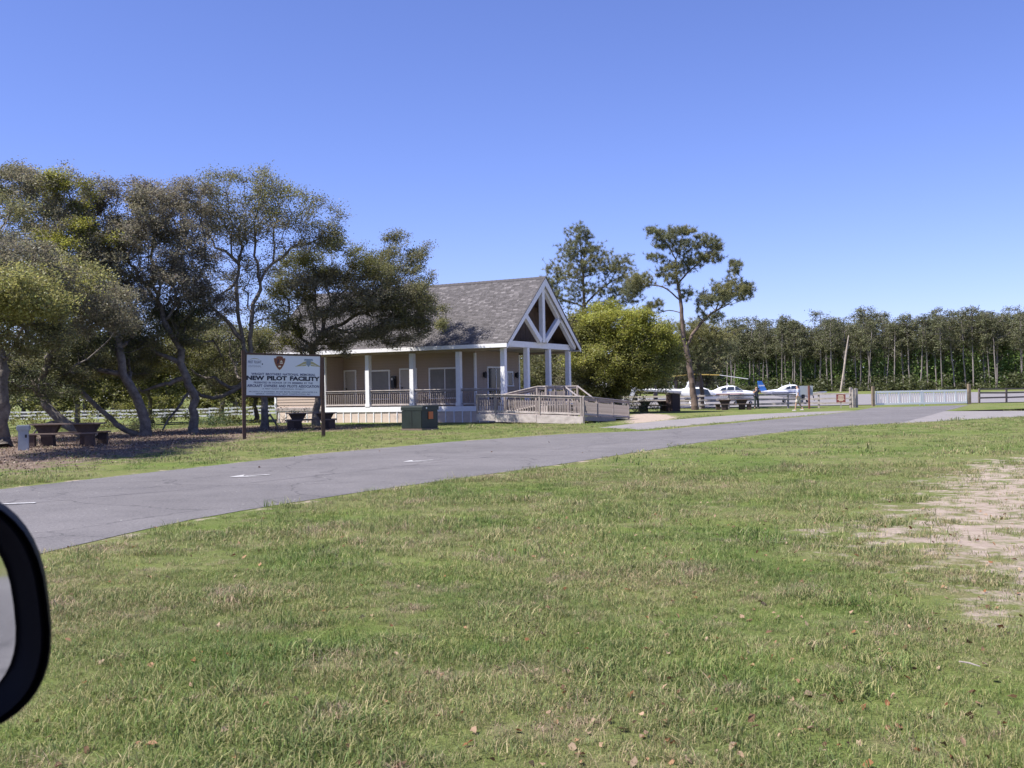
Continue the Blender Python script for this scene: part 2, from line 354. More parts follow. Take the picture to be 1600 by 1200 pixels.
# road arrows: white thermoplastic with worn edges
MWHITE = mat('worn_white_paint', (0.66,0.65,0.64), 0.7, col2=(0.26,0.25,0.25), scale=16)
def arrow(tip, tail, hw, label):
    a, b = G(*tip), G(*tail); d = (a-b); L = d.length; d.normalize(); n = Vector((-d.y, d.x, 0))
    b_ = MB(); z = Vector((0,0,0.0165))
    def quad(*q): b_.add([Vector((v.x, v.y, 0))+z-a*1.0+Vector((0,0,a.z)) for v in q], [(0,1,2,3)] if len(q) == 4 else [(0,1,2)])
    h = min(0.75, L*0.4)
    quad(b+n*0.05, b-n*0.05, a-d*h-n*0.05, a-d*h+n*0.05)
    quad(a, a-d*(h+0.12)+n*hw, a-d*(h-0.05)+n*0.0)
    quad(a, a-d*(h-0.05), a-d*(h+0.12)-n*hw)
    o = b_.build('road_arrow', MWHITE, loc=a); tag(o, label, 'road marking', 'white arrows painted on the road')
    return o
arrow((358,746.5), (421,742.5), 0.34, 'faded white arrow painted on the road, nearer the car mirror')
arrow((630,722.5), (677,719.5), 0.36, 'faded white arrow painted on the road, below the green utility box')
o = MB().box((0,0,0), (0.75,0.11,0.003), 0.2).build('road_stripe', MWHITE, loc=G(14,788.5)+Vector((0,0,0.0165)))
tag(o, 'short white paint stroke on the road beside the car mirror', 'road marking', 'white arrows painted on the road')
# ---------------------------------------------------------------- the pavilion (local x = along the gable, y = along the porch, z up)
MTRIM = mat('white_trim', (0.80,0.79,0.80), 0.55, var=0.12, scale=5, bump=0.08, bscale=30)
MSID = mat('cream_siding', (0.385,0.300,0.245), 0.75, var=0.13, scale=3, bump=0.25, bscale=60, stretch=(1,0.15,3))
MSKIRT = mat('skirt_board', (0.62,0.50,0.42), 0.8, var=0.2, scale=4)
MWOOD = mat('weathered_wood', (0.35,0.305,0.285), 0.9, col2=(0.20,0.165,0.150), scale=5, bump=0.5, bscale=40, stretch=(3,0.6,1))
MWOODL = mat('sunbleached_wood', (0.52,0.46,0.43), 0.9, col2=(0.33,0.285,0.262), scale=5, bump=0.5, bscale=40, stretch=(3,0.6,1))
MBROWN = mat('brown_board', (0.16,0.105,0.075), 0.85, var=0.35, scale=3)
MCEIL = mat('porch_ceiling', (0.40,0.36,0.33), 0.8, var=0.1)
MGLASS = mat('dark_glass', (0.012,0.014,0.017), 0.08, spec=0.3)
MBLIND = mat('window_blind', (0.20,0.185,0.17), 0.5, var=0.25, scale=2, spec=0.6)
MDOOR = mat('grey_door', (0.42,0.385,0.36), 0.6, var=0.1)
MBLACK = mat('black_metal', (0.015,0.015,0.016), 0.45)
MDARK = mat('underfloor_shade', (0.02,0.019,0.018), 0.9)
MCHAR = mat('dark_roof_edge', (0.075,0.068,0.070), 0.9, var=0.2)
MSHING = tintmat('roof_shingle', 0.95, bump=0.3, bscale=80)
BLD = thing('visitor_building', 'cream pavilion with steep grey shingled roof, white gable truss and railed porch', 'building', (-0.37,56,0), math.radians(61.1))
SE0_ = -0.45; DK = 0.90; TE = 16.0; W = 8.0
def shared(me, name, parent, pts, rots=None):
    for i, p in enumerate(pts):
        o = link(name, me, parent, p)
        if rots is not None: o.rotation_euler = rots[i]
# deck and skirt
MB().box2((0.06,0.06,0.70), (W+0.2,TE-0.06,DK-0.02)).build('porch_deck', MWOOD, BLD)
MB().box2((0.02,-0.02,0.60), (0.055,12.18,0.885)).build('skirt_band', MTRIM, BLD)
MB().box2((0.02,-0.02,0.60), (W+0.2,0.055,0.885)).build('skirt_band', MTRIM, BLD)
MB().box2((0.25,0.25,-0.1), (W,TE-0.1,0.68)).build('underfloor_shade_block', MDARK, BLD)  # near-black block, its colour stands in for the shade below the deck
pm = MB().box((0,0,0.27), (0.03,0.50,0.66)).mesh('skirt_panel', MSKIRT)
bm_ = MB().box((0,0,0.27), (0.045,0.055,0.66)).mesh('skirt_batten', MTRIM)
ts = np.arange(0.28, 15.8, 0.54)
shared(pm, 'skirt_panel', BLD, [(0.085,t,0.01) for t in ts]); shared(bm_, 'skirt_batten', BLD, [(0.06,t+0.27,0.008) for t in ts])
pm2 = MB().box((0,0,0.27), (0.50,0.03,0.66)).mesh('skirt_panel', MSKIRT)
shared(pm2, 'skirt_panel', BLD, [(s,0.085,0.01) for s in np.arange(0.3,8,0.54)])
# columns
def column(s, t, h):
    c = MB().box((0,0,h/2), (0.27,0.27,h)).build('column', MTRIM, BLD, (s,t,DK), bevel=0.012)
    MB().box((0,0,0.09), (0.31,0.31,0.18)).build('column_base', MTRIM, c); return c
for s, t in ((0.15,0.15),(2.75,0.15),(5.4,0.15),(8.0,0.15)): column(s, t, 3.13)
for s, t in ((0.15,2.95),(0.15,6.0),(0.15,9.05),(8.0,2.95),(8.0,6.0)): column(s, t, 2.95)
# beams
MB().box2((0.05,0.31,3.852), (0.27,TE,4.10)).build('porch_beam', MSID, BLD)
MB().box2((7.9,0.31,3.852), (8.12,TE,4.10)).build('porch_beam', MSID, BLD)
MB().box2((-0.16,-0.02,4.035), (8.31,0.30,4.36)).build('truss_chord', MTRIM, BLD, bevel=0.008)
MB().box2((0.28,0.32,3.99), (7.88,TE-0.2,4.02)).build('porch_ceiling', MCEIL, BLD)
# roof
SE0, SR, ZE, ZR = -0.45, 4.075, 4.16, 8.02
SE1 = 2*SR-SE0; T0, T1 = -0.42, 16.6
def slope(sa, name):
    m_ = MB(); d = 0.10
    vs = [(sa,T0,ZE),(sa,T1,ZE),(SR,T1,ZR),(SR,T0,ZR)]
    m_.add([Vector(v) for v in vs]+[Vector(v)-Vector((0,0,d)) for v in vs], BOXF); return m_.build(name, MBROWN, BLD)
slope(SE0, 'roof_deck'); slope(SE1, 'roof_deck')
def shingles(sa, sgn):
    V = []; Q = []; T = []; L = math.hypot(SR-sa, ZR-ZE); us = np.array([(SR-sa)/L, 0, (ZR-ZE)/L]); nn = np.array([-us[2]*sgn, 0, abs(us[0])])
    n = int(L/0.145); k = 0
    for i in range(n):
        y = T0-0.02 - R.rand()*0.3
        while y < T1+0.02:
            wd = R.choice([0.12,0.17,0.22,0.30]); a, b = max(y, T0-0.03), min(y+wd-0.008, T1+0.02); y += wd
            if b-a < 0.04: continue
            l0 = i*0.145-0.015 + R.choice([0,0,0.012]); l1 = min(l0+0.19, L-0.01); h0 = 0.012+R.rand()*0.008; h1 = 0.004
            base = np.array([sa, 0, ZE+0.012])
            p = lambda l, t, h: base+us*l+nn*h+np.array([0,t,0])
            V += [p(l0,a,h0), p(l0,b,h0), p(l1,b,h1), p(l1,a,h1), p(l0,a,-0.004), p(l0,b,-0.004)]
            Q += [(k,k+1,k+2,k+3),(k+4,k+5,k+1,k)]; k += 6
            g = R.choice([0.092,0.108,0.124,0.145,0.19], p=[.22,.3,.26,.16,.06])*R.uniform(0.9,1.1)
            T += [(g*1.06,g*0.97,g*0.98)]*2
    me = npmesh('shingles', np.array(V), quads=Q, m=MSHING, tint=np.array(T)); o = link('shingles', me, BLD); o['kind'] = 'stuff'
shingles(SE0, 1); shingles(SE1, -1)
capm = MB().add([(-0.16,0,-0.115),(0,0,0.03),(0.16,0,-0.115),(-0.16,0.3,-0.125),(0,0.3,0.02),(0.16,0.3,-0.125)], [(0,1,4,3),(1,2,5,4)]).mesh('ridge_cap', MCHAR)
shared(capm, 'ridge_cap', BLD, [(SR,t,ZR+0.035) for t in np.arange(T0-0.02, T1-0.1, 0.285)])
# fascia and rakes
for s, nm in ((SE0-0.03, 'a'), (SE1+0.03, 'b')):
    MB().box2((s-0.02,T0,ZE-0.19), (s+0.02,T1,ZE+0.015)).build('fascia', MTRIM, BLD)
MB().box2((SE0+0.02,T0+0.1,ZE-0.20), (0.27,T1,ZE-0.165)).build('soffit', MCEIL, BLD)
MB().box2((SE1-0.02,T0+0.1,ZE-0.20), (7.88,T1,ZE-0.165)).build('soffit', MCEIL, BLD)
def rake(sa, t, name='rake_board'):
    u = Vector((SR-sa, 0, ZR-ZE)); dn = Vector((0,0,-0.36))
    poly = [Vector((sa,t,ZE-0.02)), Vector((SR,t,ZR-0.02)), Vector((SR,t,ZR-0.02))+dn*1.25, Vector((sa,t,ZE-0.02))+dn*0.62]
    MB().prism(poly, 1, (0,0.05,0)).build(name, MTRIM, BLD)
    e = [Vector((sa-0.03*(1 if sa<SR else -1),t-0.03,ZE+0.01)), Vector((SR,t-0.03,ZR+0.01)), Vector((SR,t-0.03,ZR+0.06)), Vector((sa-0.03*(1 if sa<SR else -1),t-0.03,ZE+0.06))]
    MB().prism(e, 1, (0,0.09,0)).build('drip_edge', MCHAR, BLD)
for sa in (SE0, SE1): rake(sa, T0-0.03); rake(sa, T1)
# truss
MB().box2((SR-0.15,-0.30,4.36), (SR+0.15,-0.06,7.62)).build('king_post', MTRIM, BLD)
for sg in (-1, 1):
    top = Vector((SR+sg*2.35, -0.18, 5.98)); bot = Vector((SR+sg*0.28, -0.18, 4.42))
    MB().bar(bot, top, 0.22, 0.30).build('truss_strut', MTRIM, BLD)
    MB().bar(Vector((SR+sg*4.1,-0.18,4.16)), Vector((SR+sg*0.05,-0.18,7.52)), 0.22, 0.26).build('truss_rafter', MTRIM, BLD)
# recessed gable boards
k = 0
for s in np.arange(0.0, 8.15, 0.30):
    h = ZE + (ZR-ZE)*(1-abs(s+0.15-SR)/(SR-SE0)) - 0.28
    if h > 4.15: MB().box2((s+0.006,0.95+(k%2)*0.004,4.03), (s+0.294,0.985,h)).build('gable_board', MBROWN, BLD)
    k += 1
# walls of lapped boards
def lap_wall(p, q, z0, z1, out, name='siding_board', m=MSID, step=0.165):
    p, q = Vector((p[0],p[1],0)), Vector((q[0],q[1],0)); d = (q-p); o = Vector((out[0],out[1],0))
    n = int(round((z1-z0)/step)); st = (z1-z0)/n; me = None
    for i in range(n):
        if me is None:
            vs = []
            for e in (0, 1):
                b = d*e
                vs += [b+o*0.032+Vector((0,0,0)), b+o*0.006+Vector((0,0,st-0.004)), b-o*0.01+Vector((0,0,st-0.004)), b-o*0.01+Vector((0,0,0))]
            me = MB().add(vs, [(0,1,2,3),(4,5,6,7),(0,1,5,4),(1,2,6,5),(2,3,7,6),(3,0,4,7)]).mesh(name, m)
        link(name, me, BLD, (p.x, p.y, z0+i*st))
TB = 2.96; SI = 1.9; SJ = 7.0
MB().box2((SI+0.02,TB+0.02,DK), (SJ,TE-0.05,3.985)).build('wall', MSID, BLD)
MB().box2((0.20,12.26,0.0), (SI+0.02,TE-0.02,3.845)).build('wall', MSID, BLD)
lap_wall((SI,TB), (SI,12.2), DK, 3.98, (-1,0)); lap_wall((SI,TB), (SJ,TB), DK, 3.98, (0,-1))
lap_wall((0.17,12.3), (0.17,TE), 0.89, 3.845, (-1,0)); lap_wall((0.2,12.22), (SI,12.22), DK, 3.845, (0,-1))
MB().box2((0.10,12.2,0.66), (0.165,TE,0.888)).build('skirt_band', MTRIM, BLD)
for a, b in (((SI-0.055,TB-0.055),(SI+0.06,TB+0.06)), ((SJ-0.06,TB-0.055),(SJ+0.055,TB+0.06)), ((0.105,12.15),(0.24,12.28)), ((0.105,TE-0.07),(0.24,TE+0.06))):
    MB().box2((a[0],a[1],DK-0.01), (b[0],b[1],3.83)).build('corner_board', MTRIM, BLD)
# openings.  side wall faces -x at x=SI ; front wall faces -y at y=TB
def opening(kind, a, b, z0, z1, face, fill, mull=0):
    t_ = 0.09
    def bx(a0, a1, za, zb, d0, d1): 
        return ((SI-d1,a0,za),(SI-d0,a1,zb)) if face == 's' else ((a0,TB-d1,za),(a1,TB-d0,zb))
    f = MB()
    f.box2(*bx(a-t_, a, z0, z1+t_, 0.0, 0.07)); f.box2(*bx(b, b+t_, z0, z1+t_, 0.0, 0.07)); f.box2(*bx(a, b, z1, z1+t_, 0.0, 0.07))
    if kind == 'window': f.box2(*bx(a-t_-0.03, b+t_+0.03, z0-0.06, z0, 0.0, 0.10))
    o = f.build(kind+'_frame', MTRIM, BLD)
    n = mull+1; w_ = (b-a)/n
    for i in range(n):
        MB().box2(*bx(a+i*w_+0.03, a+(i+1)*w_-0.03, z0+0.03, z1-0.03, 0.036, 0.048)).build('window_pane' if kind == 'window' or fill == MGLASS else 'door_leaf', fill, o)
        if i: MB().box2(*bx(a+i*w_-0.03, a+i*w_+0.03, z0, z1, 0.034, 0.06)).build('mullion', MTRIM, o)
    if kind == 'door':
        MB().box2(*bx(b-0.13, b-0.08, z0+1.0, z0+1.10, 0.048, 0.10)).build('door_handle', MBLACK, o)
    return o
opening('window', 3.95, 5.95, 1.35, 2.98, 's', MBLIND, 1)
opening('door', 6.95, 8.0, DK+0.01, 3.0, 's', MDOOR)
opening('window', 8.85, 10.5, 1.35, 2.95, 's', MBLIND, 0)
dd = opening('door', 11.3, 12.05, DK+0.01, 3.0, 's', MDOOR)
opening('door', 3.25, 5.05, DK+0.01, 3.0, 'f', MGLASS, 1)
opening('window', 5.55, 6.1, 2.0, 2.75, 'f', MGLASS, 0)
# payphone, notice plate, wall lamps
ph = MB().box2((SI-0.16,8.30,1.95), (SI-0.035,8.62,2.65)).build('payphone', MBLACK, BLD, bevel=0.01)
MB().box2((SI-0.22,8.36,2.05), (SI-0.165,8.44,2.5)).build('handset', MBLACK, ph); MB().box2((SI-0.185,8.48,2.42), (SI-0.162,8.58,2.55)).build('dial_plate', MTRIM, ph)
def lamp(s):
    l_ = MB().box((s,TB-0.065,2.62), (0.12,0.06,0.26)).build('wall_lamp', MBLACK, BLD)
    MB().tube([(s,TB-0.17,2.42),(s,TB-0.17,2.72),(s,TB-0.17,2.80)], [0.075,0.085,0.02], 8).build('lamp_shade', MBLACK, l_)
    MB().bar((s,TB-0.09,2.7), (s,TB-0.17,2.74), 0.03, 0.03).build('lamp_arm', MBLACK, l_)
lamp(2.75); lamp(6.5)
# porch railing
MBAL = MB().box((0,0,0.38), (0.035,0.035,0.66)).mesh('baluster', MWOOD)
def rail_run(parent, p, q, h=0.92, gap=0.135, posts=(), cap=MWOODL, skip_b=False, bal=None):
    """posts stand at fractions along p-q; p and q are floor points of the run"""
    p, q = Vector(p), Vector(q); d = q-p; L = Vector((d.x,d.y,0)).length; up = Vector((0,0,1))
    MB().bar(p+up*h, q+up*h, 0.14, 0.04).build('rail_cap', cap, parent)
    MB().bar(p+up*(h-0.085), q+up*(h-0.085), 0.04, 0.09).build('top_rail', MWOOD, parent)
    MB().bar(p+up*0.11, q+up*0.11, 0.045, 0.09).build('bottom_rail', cap, parent)
    n = max(1, int(L/gap)); ang = math.atan2(d.y, d.x)
    for i in range(n):
        c = p+d*((i+0.5)/n); o = link('baluster', bal or MBAL, parent, c); o.rotation_euler = (0,0,ang)
    for f in posts:
        c = p+d*f; MB().box((0,0,(h-0.02)/2-0.2), (0.09,0.09,h+0.38)).build('rail_post', MWOOD, parent, c, (0,0,ang))
def along(a, b): rail_run(BLD, (0.15,a,DK), (0.15,b,DK))
along(0.30,2.80); along(3.1,5.85); along(6.15,8.9); along(9.2,12.15)
rail_run(BLD, (8.0,0.35,DK), (8.0,2.8,DK)); rail_run(BLD, (8.0,3.1,DK), (8.0,5.85,DK))
rail_run(BLD, (5.6,0.15,DK), (7.85,0.15,DK))
# ---------------------------------------------------------------- the access ramp
RMP = thing('access_ramp', 'weathered grey wooden access ramp with railings doubling back before the porch', 'ramp', (-0.37,56,0), math.radians(61.1))
def deckrun(p, q, wd, n=None):                       # floor boards across a run from p to q (floor centre line)
    p, q = Vector(p), Vector(q); d = q-p; L = Vector((d.x,d.y,0)).length; n = n or max(2, int(L/0.145))
    dn = d.normalized(); me = MB().bar(dn*(-0.068), dn*0.068, wd, 0.035).mesh('deck_board', MWOODL)
    shared(me, 'deck_board', RMP, [p+d*((i+0.5)/n)-Vector((0,0,0.02)) for i in range(n)])
def fascia(p, q, h=0.30, m=MWOODL):
    p, q = Vector(p), Vector(q); MB().bar(p+Vector((0,0,-h/2-0.0)), q+Vector((0,0,-h/2-0.0)), 0.045, h).build('skirt_plank', m, RMP)
SA, SB_ = -2.35, -1.15
ZL, ZM = 0.52, 0.36
# lower front run
deckrun((-1.75,-0.45,ZL), (-1.75,-4.55,ZM), 1.2)
rail_run(RMP, (SA,0.35,ZL), (SA,-0.75,ZL), h=0.97, posts=(0.02,)); rail_run(RMP, (SA,-0.75,ZL), (SA,-5.6,ZM), h=0.97, posts=(0,0.52,0.985))
fascia((SA-0.05,0.35,ZL-0.02), (SA-0.05,-0.75,ZL-0.02), 0.34); fascia((SA-0.05,-0.77,ZL-0.04), (SA-0.05,-3.1,ZL-0.09), 0.38); fascia((SA-0.05,-3.12,ZL-0.10), (SA-0.05,-5.65,ZM), 0.38)
rail_run(RMP, (SB_,-0.5,ZL), (SB_,-4.4,ZM), h=0.97, posts=(0.03,0.5,0.97))
# turning platform at the left end
deckrun((-1.2,0.35,ZL), (-1.2,-0.45,ZL), 2.3); rail_run(RMP, (SA,0.35,ZL), (-0.15,0.35,ZL), h=0.97, posts=(0.02,0.9))
fascia((SA,0.40,ZL-0.02), (-0.1,0.40,ZL-0.02), 0.36)
# upper run from the platform up to the gable landing
deckrun((-0.6,-0.45,ZL), (-0.6,-2.5,DK), 1.05); rail_run(RMP, (0.02,-0.5,ZL), (0.02,-2.5,DK), h=0.97, posts=(0.04,0.97)); rail_run(RMP, (-1.06,-0.5,ZL), (-1.06,-2.5,DK), h=0.97, posts=(0.04,0.98))
deckrun((0.8,-2.5,DK), (0.8,-3.0,DK), 3.8); deckrun((1.4,-0.05,DK), (1.4,-2.5,DK), 2.6)
rail_run(RMP, (-1.06,-2.5,DK), (-1.06,-3.0,DK), h=0.97, posts=(0.95,)); rail_run(RMP, (-1.06,-3.0,DK), (0.95,-3.0,DK), h=0.97, posts=(0.5,))
fascia((-1.1,-2.5,DK-0.03), (-1.1,-3.05,DK-0.03), 0.3)
# steps down from the landing, with two sloping handrails
for s in (1.0, 2.6):
    a, b = Vector((s,-3.0,DK)), Vector((s,-4.1,0.1))
    MB().bar(a+Vector((0,0,0.97)), b+Vector((0,0,0.97)), 0.13, 0.04).build('rail_cap', MWOODL, RMP)
    MB().bar(a+Vector((0,0,0.5)), b+Vector((0,0,0.5)), 0.04, 0.09).build('rail', MWOOD, RMP)
    for f in (0, 1): c = a+(b-a)*f; MB().box((0,0,0.45), (0.09,0.09,1.0)).build('rail_post', MWOOD, RMP, c)
for i in range(4): MB().box2((1.02,-3.02-0.27*i-0.27,DK-0.18*(i+1)-0.04), (2.58,-3.02-0.27*i,DK-0.18*(i+1))).build('step', MWOODL, RMP)
rail_run(RMP, (2.7,-3.0,DK), (2.7,-0.2,DK), h=0.97, posts=(0.02,0.5,))
MB().box2((2.62,-2.98,0.0), (2.68,-0.1,DK-0.05)).build('lattice_skirt', MWOOD, RMP)
# last run, away to the right down to the ground
deckrun((-2.3,-5.1,ZM), (4.95,-4.45,0.03), 1.05)
rail_run(RMP, (-1.1,-4.58,ZM-0.02), (4.95,-3.95,0.02), h=0.97, posts=(0.02,0.35,0.66,0.99))
rail_run(RMP, (SA,-5.65,ZM), (4.95,-4.98,0.02), h=0.97, posts=(0,0.28,0.62,0.99)); fascia((SA,-5.70,ZM), (2.4,-5.28,0.17), 0.22, MWOOD)
# ---------------------------------------------------------------- the big sign
MPOST = mat('brown_post', (0.105,0.058,0.045), 0.8, var=0.35, scale=4, bump=0.3, bscale=30)
MSIGN = mat('white_sign_face', (0.72,0.72,0.75), 0.5, var=0.04, scale=2)
MINK = mat('navy_ink', (0.012,0.013,0.035), 0.5); MINK2 = mat('blue_grey_ink', (0.045,0.05,0.12), 0.5)
MFAINT = mat('faint_ink', (0.33,0.33,0.36), 0.5); MGOLD = mat('gold_ink', (0.42,0.36,0.17), 0.5); MSTEEL = mat('grey_blue_ink', (0.24,0.29,0.33), 0.5)
MARROW = mat('brown_emblem', (0.24,0.075,0.03), 0.5, col2=(0.15,0.045,0.02), scale=12); MCREAM = mat('cream_ink', (0.72,0.62,0.45), 0.5)
pl_, pr_ = G(382,685.5), G(505.5,686.5)
D0 = 39.5
pl_ = P(382,685.5,D0); pr_ = P(505.5,686.5,D0+1.05); pl_.z = 0; pr_.z = 0
ax = pr_-pl_; SW = ax.length; SIGN = thing('park_sign', 'large white notice sign on two brown posts, lettered NEW PILOT FACILITY', 'sign', pl_, math.atan2(ax.y, ax.x))
for x, h in ((0, 3.32), (SW, 3.05)): MB().box((x,0,h/2-0.2), (0.13,0.13,h+0.4)).build('post', MPOST, SIGN, bevel=0.008)
tilt = -math.radians(1.6)
ZB, HB = 1.60, 1.52
PN = MB().box((0,0,0), (SW-0.16,0.03,HB)).build('sign_panel', MSIGN, SIGN, (SW/2,-0.02,ZB+HB/2), (0,-tilt,0))
fr = MB(); hw, hh = (SW-0.13)/2, HB/2
for a, b in (((-hw,-0.03,hh),(hw,0.04,hh+0.07)), ((-hw,-0.03,-hh-0.07),(hw,0.04,-hh)), ((-hw,-0.031,-hh),(-hw+0.04,0.041,hh)), ((hw-0.04,-0.031,-hh),(hw,0.041,hh))): fr.box2(a, b)
fr.build('sign_frame', MPOST, PN)
def lettering(txt, width, h, z, m, bold=0.0, x=0.0, name='lettering'):
    cu = bpy.data.curves.new(name, 'FONT'); cu.body = txt; cu.size = 1; cu.align_x = 'CENTER'; cu.align_y = 'CENTER'; cu.offset = bold; cu.extrude = 0.002
    cu.resolution_u = 2; cu.space_word = 1.5
    o = bpy.data.objects.new('tmp', cu); COL.objects.link(o); bpy.context.view_layer.update()
    me = bpy.data.meshes.new_from_object(o.evaluated_get(bpy.context.evaluated_depsgraph_get())); bpy.data.objects.remove(o)
    co = np.zeros(len(me.vertices)*3); me.vertices.foreach_get('co', co); co = co.reshape(-1, 3)
    mn, mx = co.min(0), co.max(0); c = (mn+mx)/2; sx = width/(mx[0]-mn[0]); sy = h/(mx[1]-mn[1])
    n = np.stack([(co[:,0]-c[0])*sx, -0.0175-co[:,2]*0.5, (co[:,1]-c[1])*sy], -1); me.vertices.foreach_set('co', n.ravel()); me.update()
    me.materials.clear(); me.materials.append(m); return link(name, me, PN, (x,0,z))
u = HB/62.0                                                      # one photograph pixel on the panel
lettering('WRIGHT BROTHERS NATIONAL MEMORIAL', 98*u, 3.7*u, 1.8*u, MINK2, 0.025)
lettering('NEW PILOT FACILITY', 112*u, 7.0*u, -4.3*u, MINK, 0.055)
lettering('PRESENTED IN HONOR OF ITS MEMBERS BY THE', 90*u, 2.8*u, -11.3*u, MINK2, 0.02)
lettering('AIRCRAFT OWNERS AND PILOTS ASSOCIATION', 110*u, 4.2*u, -16.2*u, MINK2, 0.028)
lettering('A FIRST FLIGHT CENTENNIAL PROJECT', 64*u, 2.2*u, -21.0*u, MINK2, 0.008)
lettering('ARCHITECT & ENGINEERS, MOSER MAYER PHOENIX ASSOCIATES P.A.', 105*u, 2.2*u, -25.4*u, MINK2, 0.008)
lettering('GENERAL CONTRACTOR, HALEY CONSTRUCTION, INC.', 84*u, 2.2*u, -28.6*u, MINK2, 0.008)
lettering('FIRST FLIGHT', 20*u, 4.2*u, 20*u, MINK2, 0.01, x=-44*u)
lettering('CENTENNIAL', 20*u, 3.2*u, 13.6*u, MFAINT, 0.0, x=-44*u)
def plate(name, pts, m, x, z, d=0.003, y=-0.0165):
    return MB().prism([(x+a*u, y, z+b*u) for a, b in pts], 1, (0,-d,0)).build(name, m, PN)
plate('arc_mark', [(-8,2.4),(-5,4.6),(0,5.6),(5,4.6),(8,2.4),(5,3.8),(0,4.7),(-5,3.8)], MGOLD, -44*u, 20.5*u)
plate('star_mark', [(-0.8,-1),(0.8,-1),(0.8,1),(-0.8,1)], MINK, -32.5*u, 17*u)
AH = [(0,-11),(3,-8.5),(6,-3.5),(8,2),(8.6,6.5),(6.5,7.5),(5.5,6.4),(4.6,9.6),(1.5,10.3),(-1.5,10.3),(-4.6,9.6),(-5.5,6.4),(-6.5,7.5),(-8.6,6.5),(-8,2),(-6,-3.5),(-3,-8.5)]
plate('emblem_edge', [(a*1.08,b*1.06) for a, b in AH], MCREAM, -6.5*u, 19.5*u)
plate('emblem', AH, MARROW, -6.5*u, 19.5*u, 0.006)
plate('emblem_tree', [(-5.2,-1),(-3.8,-0.4),(-3.0,5.5),(-1.8,6.4),(-1.2,3),(-2,-1)], MINK, -6.5*u, 19.5*u, 0.009)
plate('emblem_lake', [(0.2,-1.2),(4.8,-1.2),(5.2,0.4),(0.4,0.4)], MCREAM, -6.5*u, 19.5*u, 0.009)
plate('emblem_beast', [(-1.6,-6.6),(1.8,-6.6),(2.4,-4.8),(0.4,-4.2),(-2,-4.8)], MCREAM, -6.5*u, 19.5*u, 0.009)
plate('emblem_peak', [(0.4,1.4),(2.6,4.4),(4.8,1.4)], MCREAM, -6.5*u, 19.5*u, 0.009)
for sg in (-1, 1):
    plate('wing', [(sg*3.5,3.6),(sg*7,2.6),(sg*13,-1),(sg*21,-5.2),(sg*14,-4.4),(sg*7,-4.0),(sg*3.5,-3.4)][::sg], MGOLD, 38*u, 19.3*u)
    plate('wing_line', [(sg*4,-0.4),(sg*12,-2.8),(sg*12,-3.3),(sg*4,-1.2)][::sg], MSIGN, 38*u, 19.3*u, 0.006)
plate('wing_shield', [(-3.4,4.2),(3.4,4.2),(3.4,-1),(0,-5.4),(-3.4,-1)], MSTEEL, 38*u, 19.3*u, 0.006)
plate('wing_banner', [(-6.2,7.2),(6.2,7.2),(7,4.4),(-7,4.4)], MSTEEL, 38*u, 19.3*u, 0.007)

# ---------------------------------------------------------------- picnic tables
MTAB = mat('dark_table_wood', (0.085,0.055,0.045), 0.85, var=0.4, scale=5, bump=0.3)
MTABTOP = mat('worn_table_top', (0.20,0.145,0.12), 0.8, var=0.35, scale=6, bump=0.3, stretch=(1,4,1))
def table_build(label, loc, rz, L=2.4):
    t = thing('picnic_table', label, 'picnic table', loc, rz, 'picnic tables')
    me = MB().box((0,0,0.755), (L,0.145,0.045)).mesh('top_plank', MTABTOP)
    shared(me, 'top_plank', t, [(0,(i-2)*0.155,0) for i in range(5)])
    mb_ = MB().box((0,0,0.44), (L,0.14,0.045)).mesh('bench_plank', MTABTOP)
    for sg in (-1, 1):
        shared(mb_, 'bench_plank', t, [(0,sg*0.72,0),(0,sg*0.87,0)])
        for x in (-L*0.40, L*0.40): MB().box((x,sg*0.795,0.20), (0.30,0.20,0.42)).build('bench_support', MTAB, t)
    for x in (-L*0.27, L*0.27):
        MB().prism([(x-0.42,-0.16,0.73),(x+0.42,-0.16,0.73),(x+0.19,-0.16,0.33),(x+0.22,-0.16,0.0),(x-0.22,-0.16,0.0),(x-0.19,-0.16,0.33)], 1, (0,0.32,0)).build('pedestal', MTAB, t)
    return t
tb = table_build('dark picnic table under the left oaks beside the grey utility post', P(106,697,36.4).xy.to_3d(), math.radians(6))
def tcopy(px, py, D, rz, label, sc=1.0):
    p = P(px, py, D); return copy_thing(tb, (p.x, p.y, 0), math.radians(rz), label, (sc,)*3)
tcopy(487, 672, 50.5, 10, 'dark picnic table behind the large white sign')
tcopy(1022, 642, 78.0, -4, 'dark picnic table under the right pines beside the wooden bin')
tcopy(1146, 640, 79.0, 4, 'picnic table by the rail fence next to the man in dark clothes')
# wooden bin and far table's neighbour
p = P(1052,641,77.0)
bn = thing('trash_bin', 'dark wooden trash bin left of the tall forked pine', 'bin', (p.x,p.y,0), 0.5)
me = MB().box((0,0,0.62), (0.13,0.03,1.22)).mesh('slat', MTAB)
for i in range(5):
    for q, (ox, oy) in enumerate(((0,-0.36),(0,0.36))): link('slat', me, bn, ((i-2)*0.142, oy, 0))
    for ox in (-0.36, 0.36): link('slat', me, bn, (ox, (i-2)*0.142, 0), (0,0,math.pi/2))
MB().box((0,0,1.27), (0.86,0.86,0.07)).build('lid', MTAB, bn)

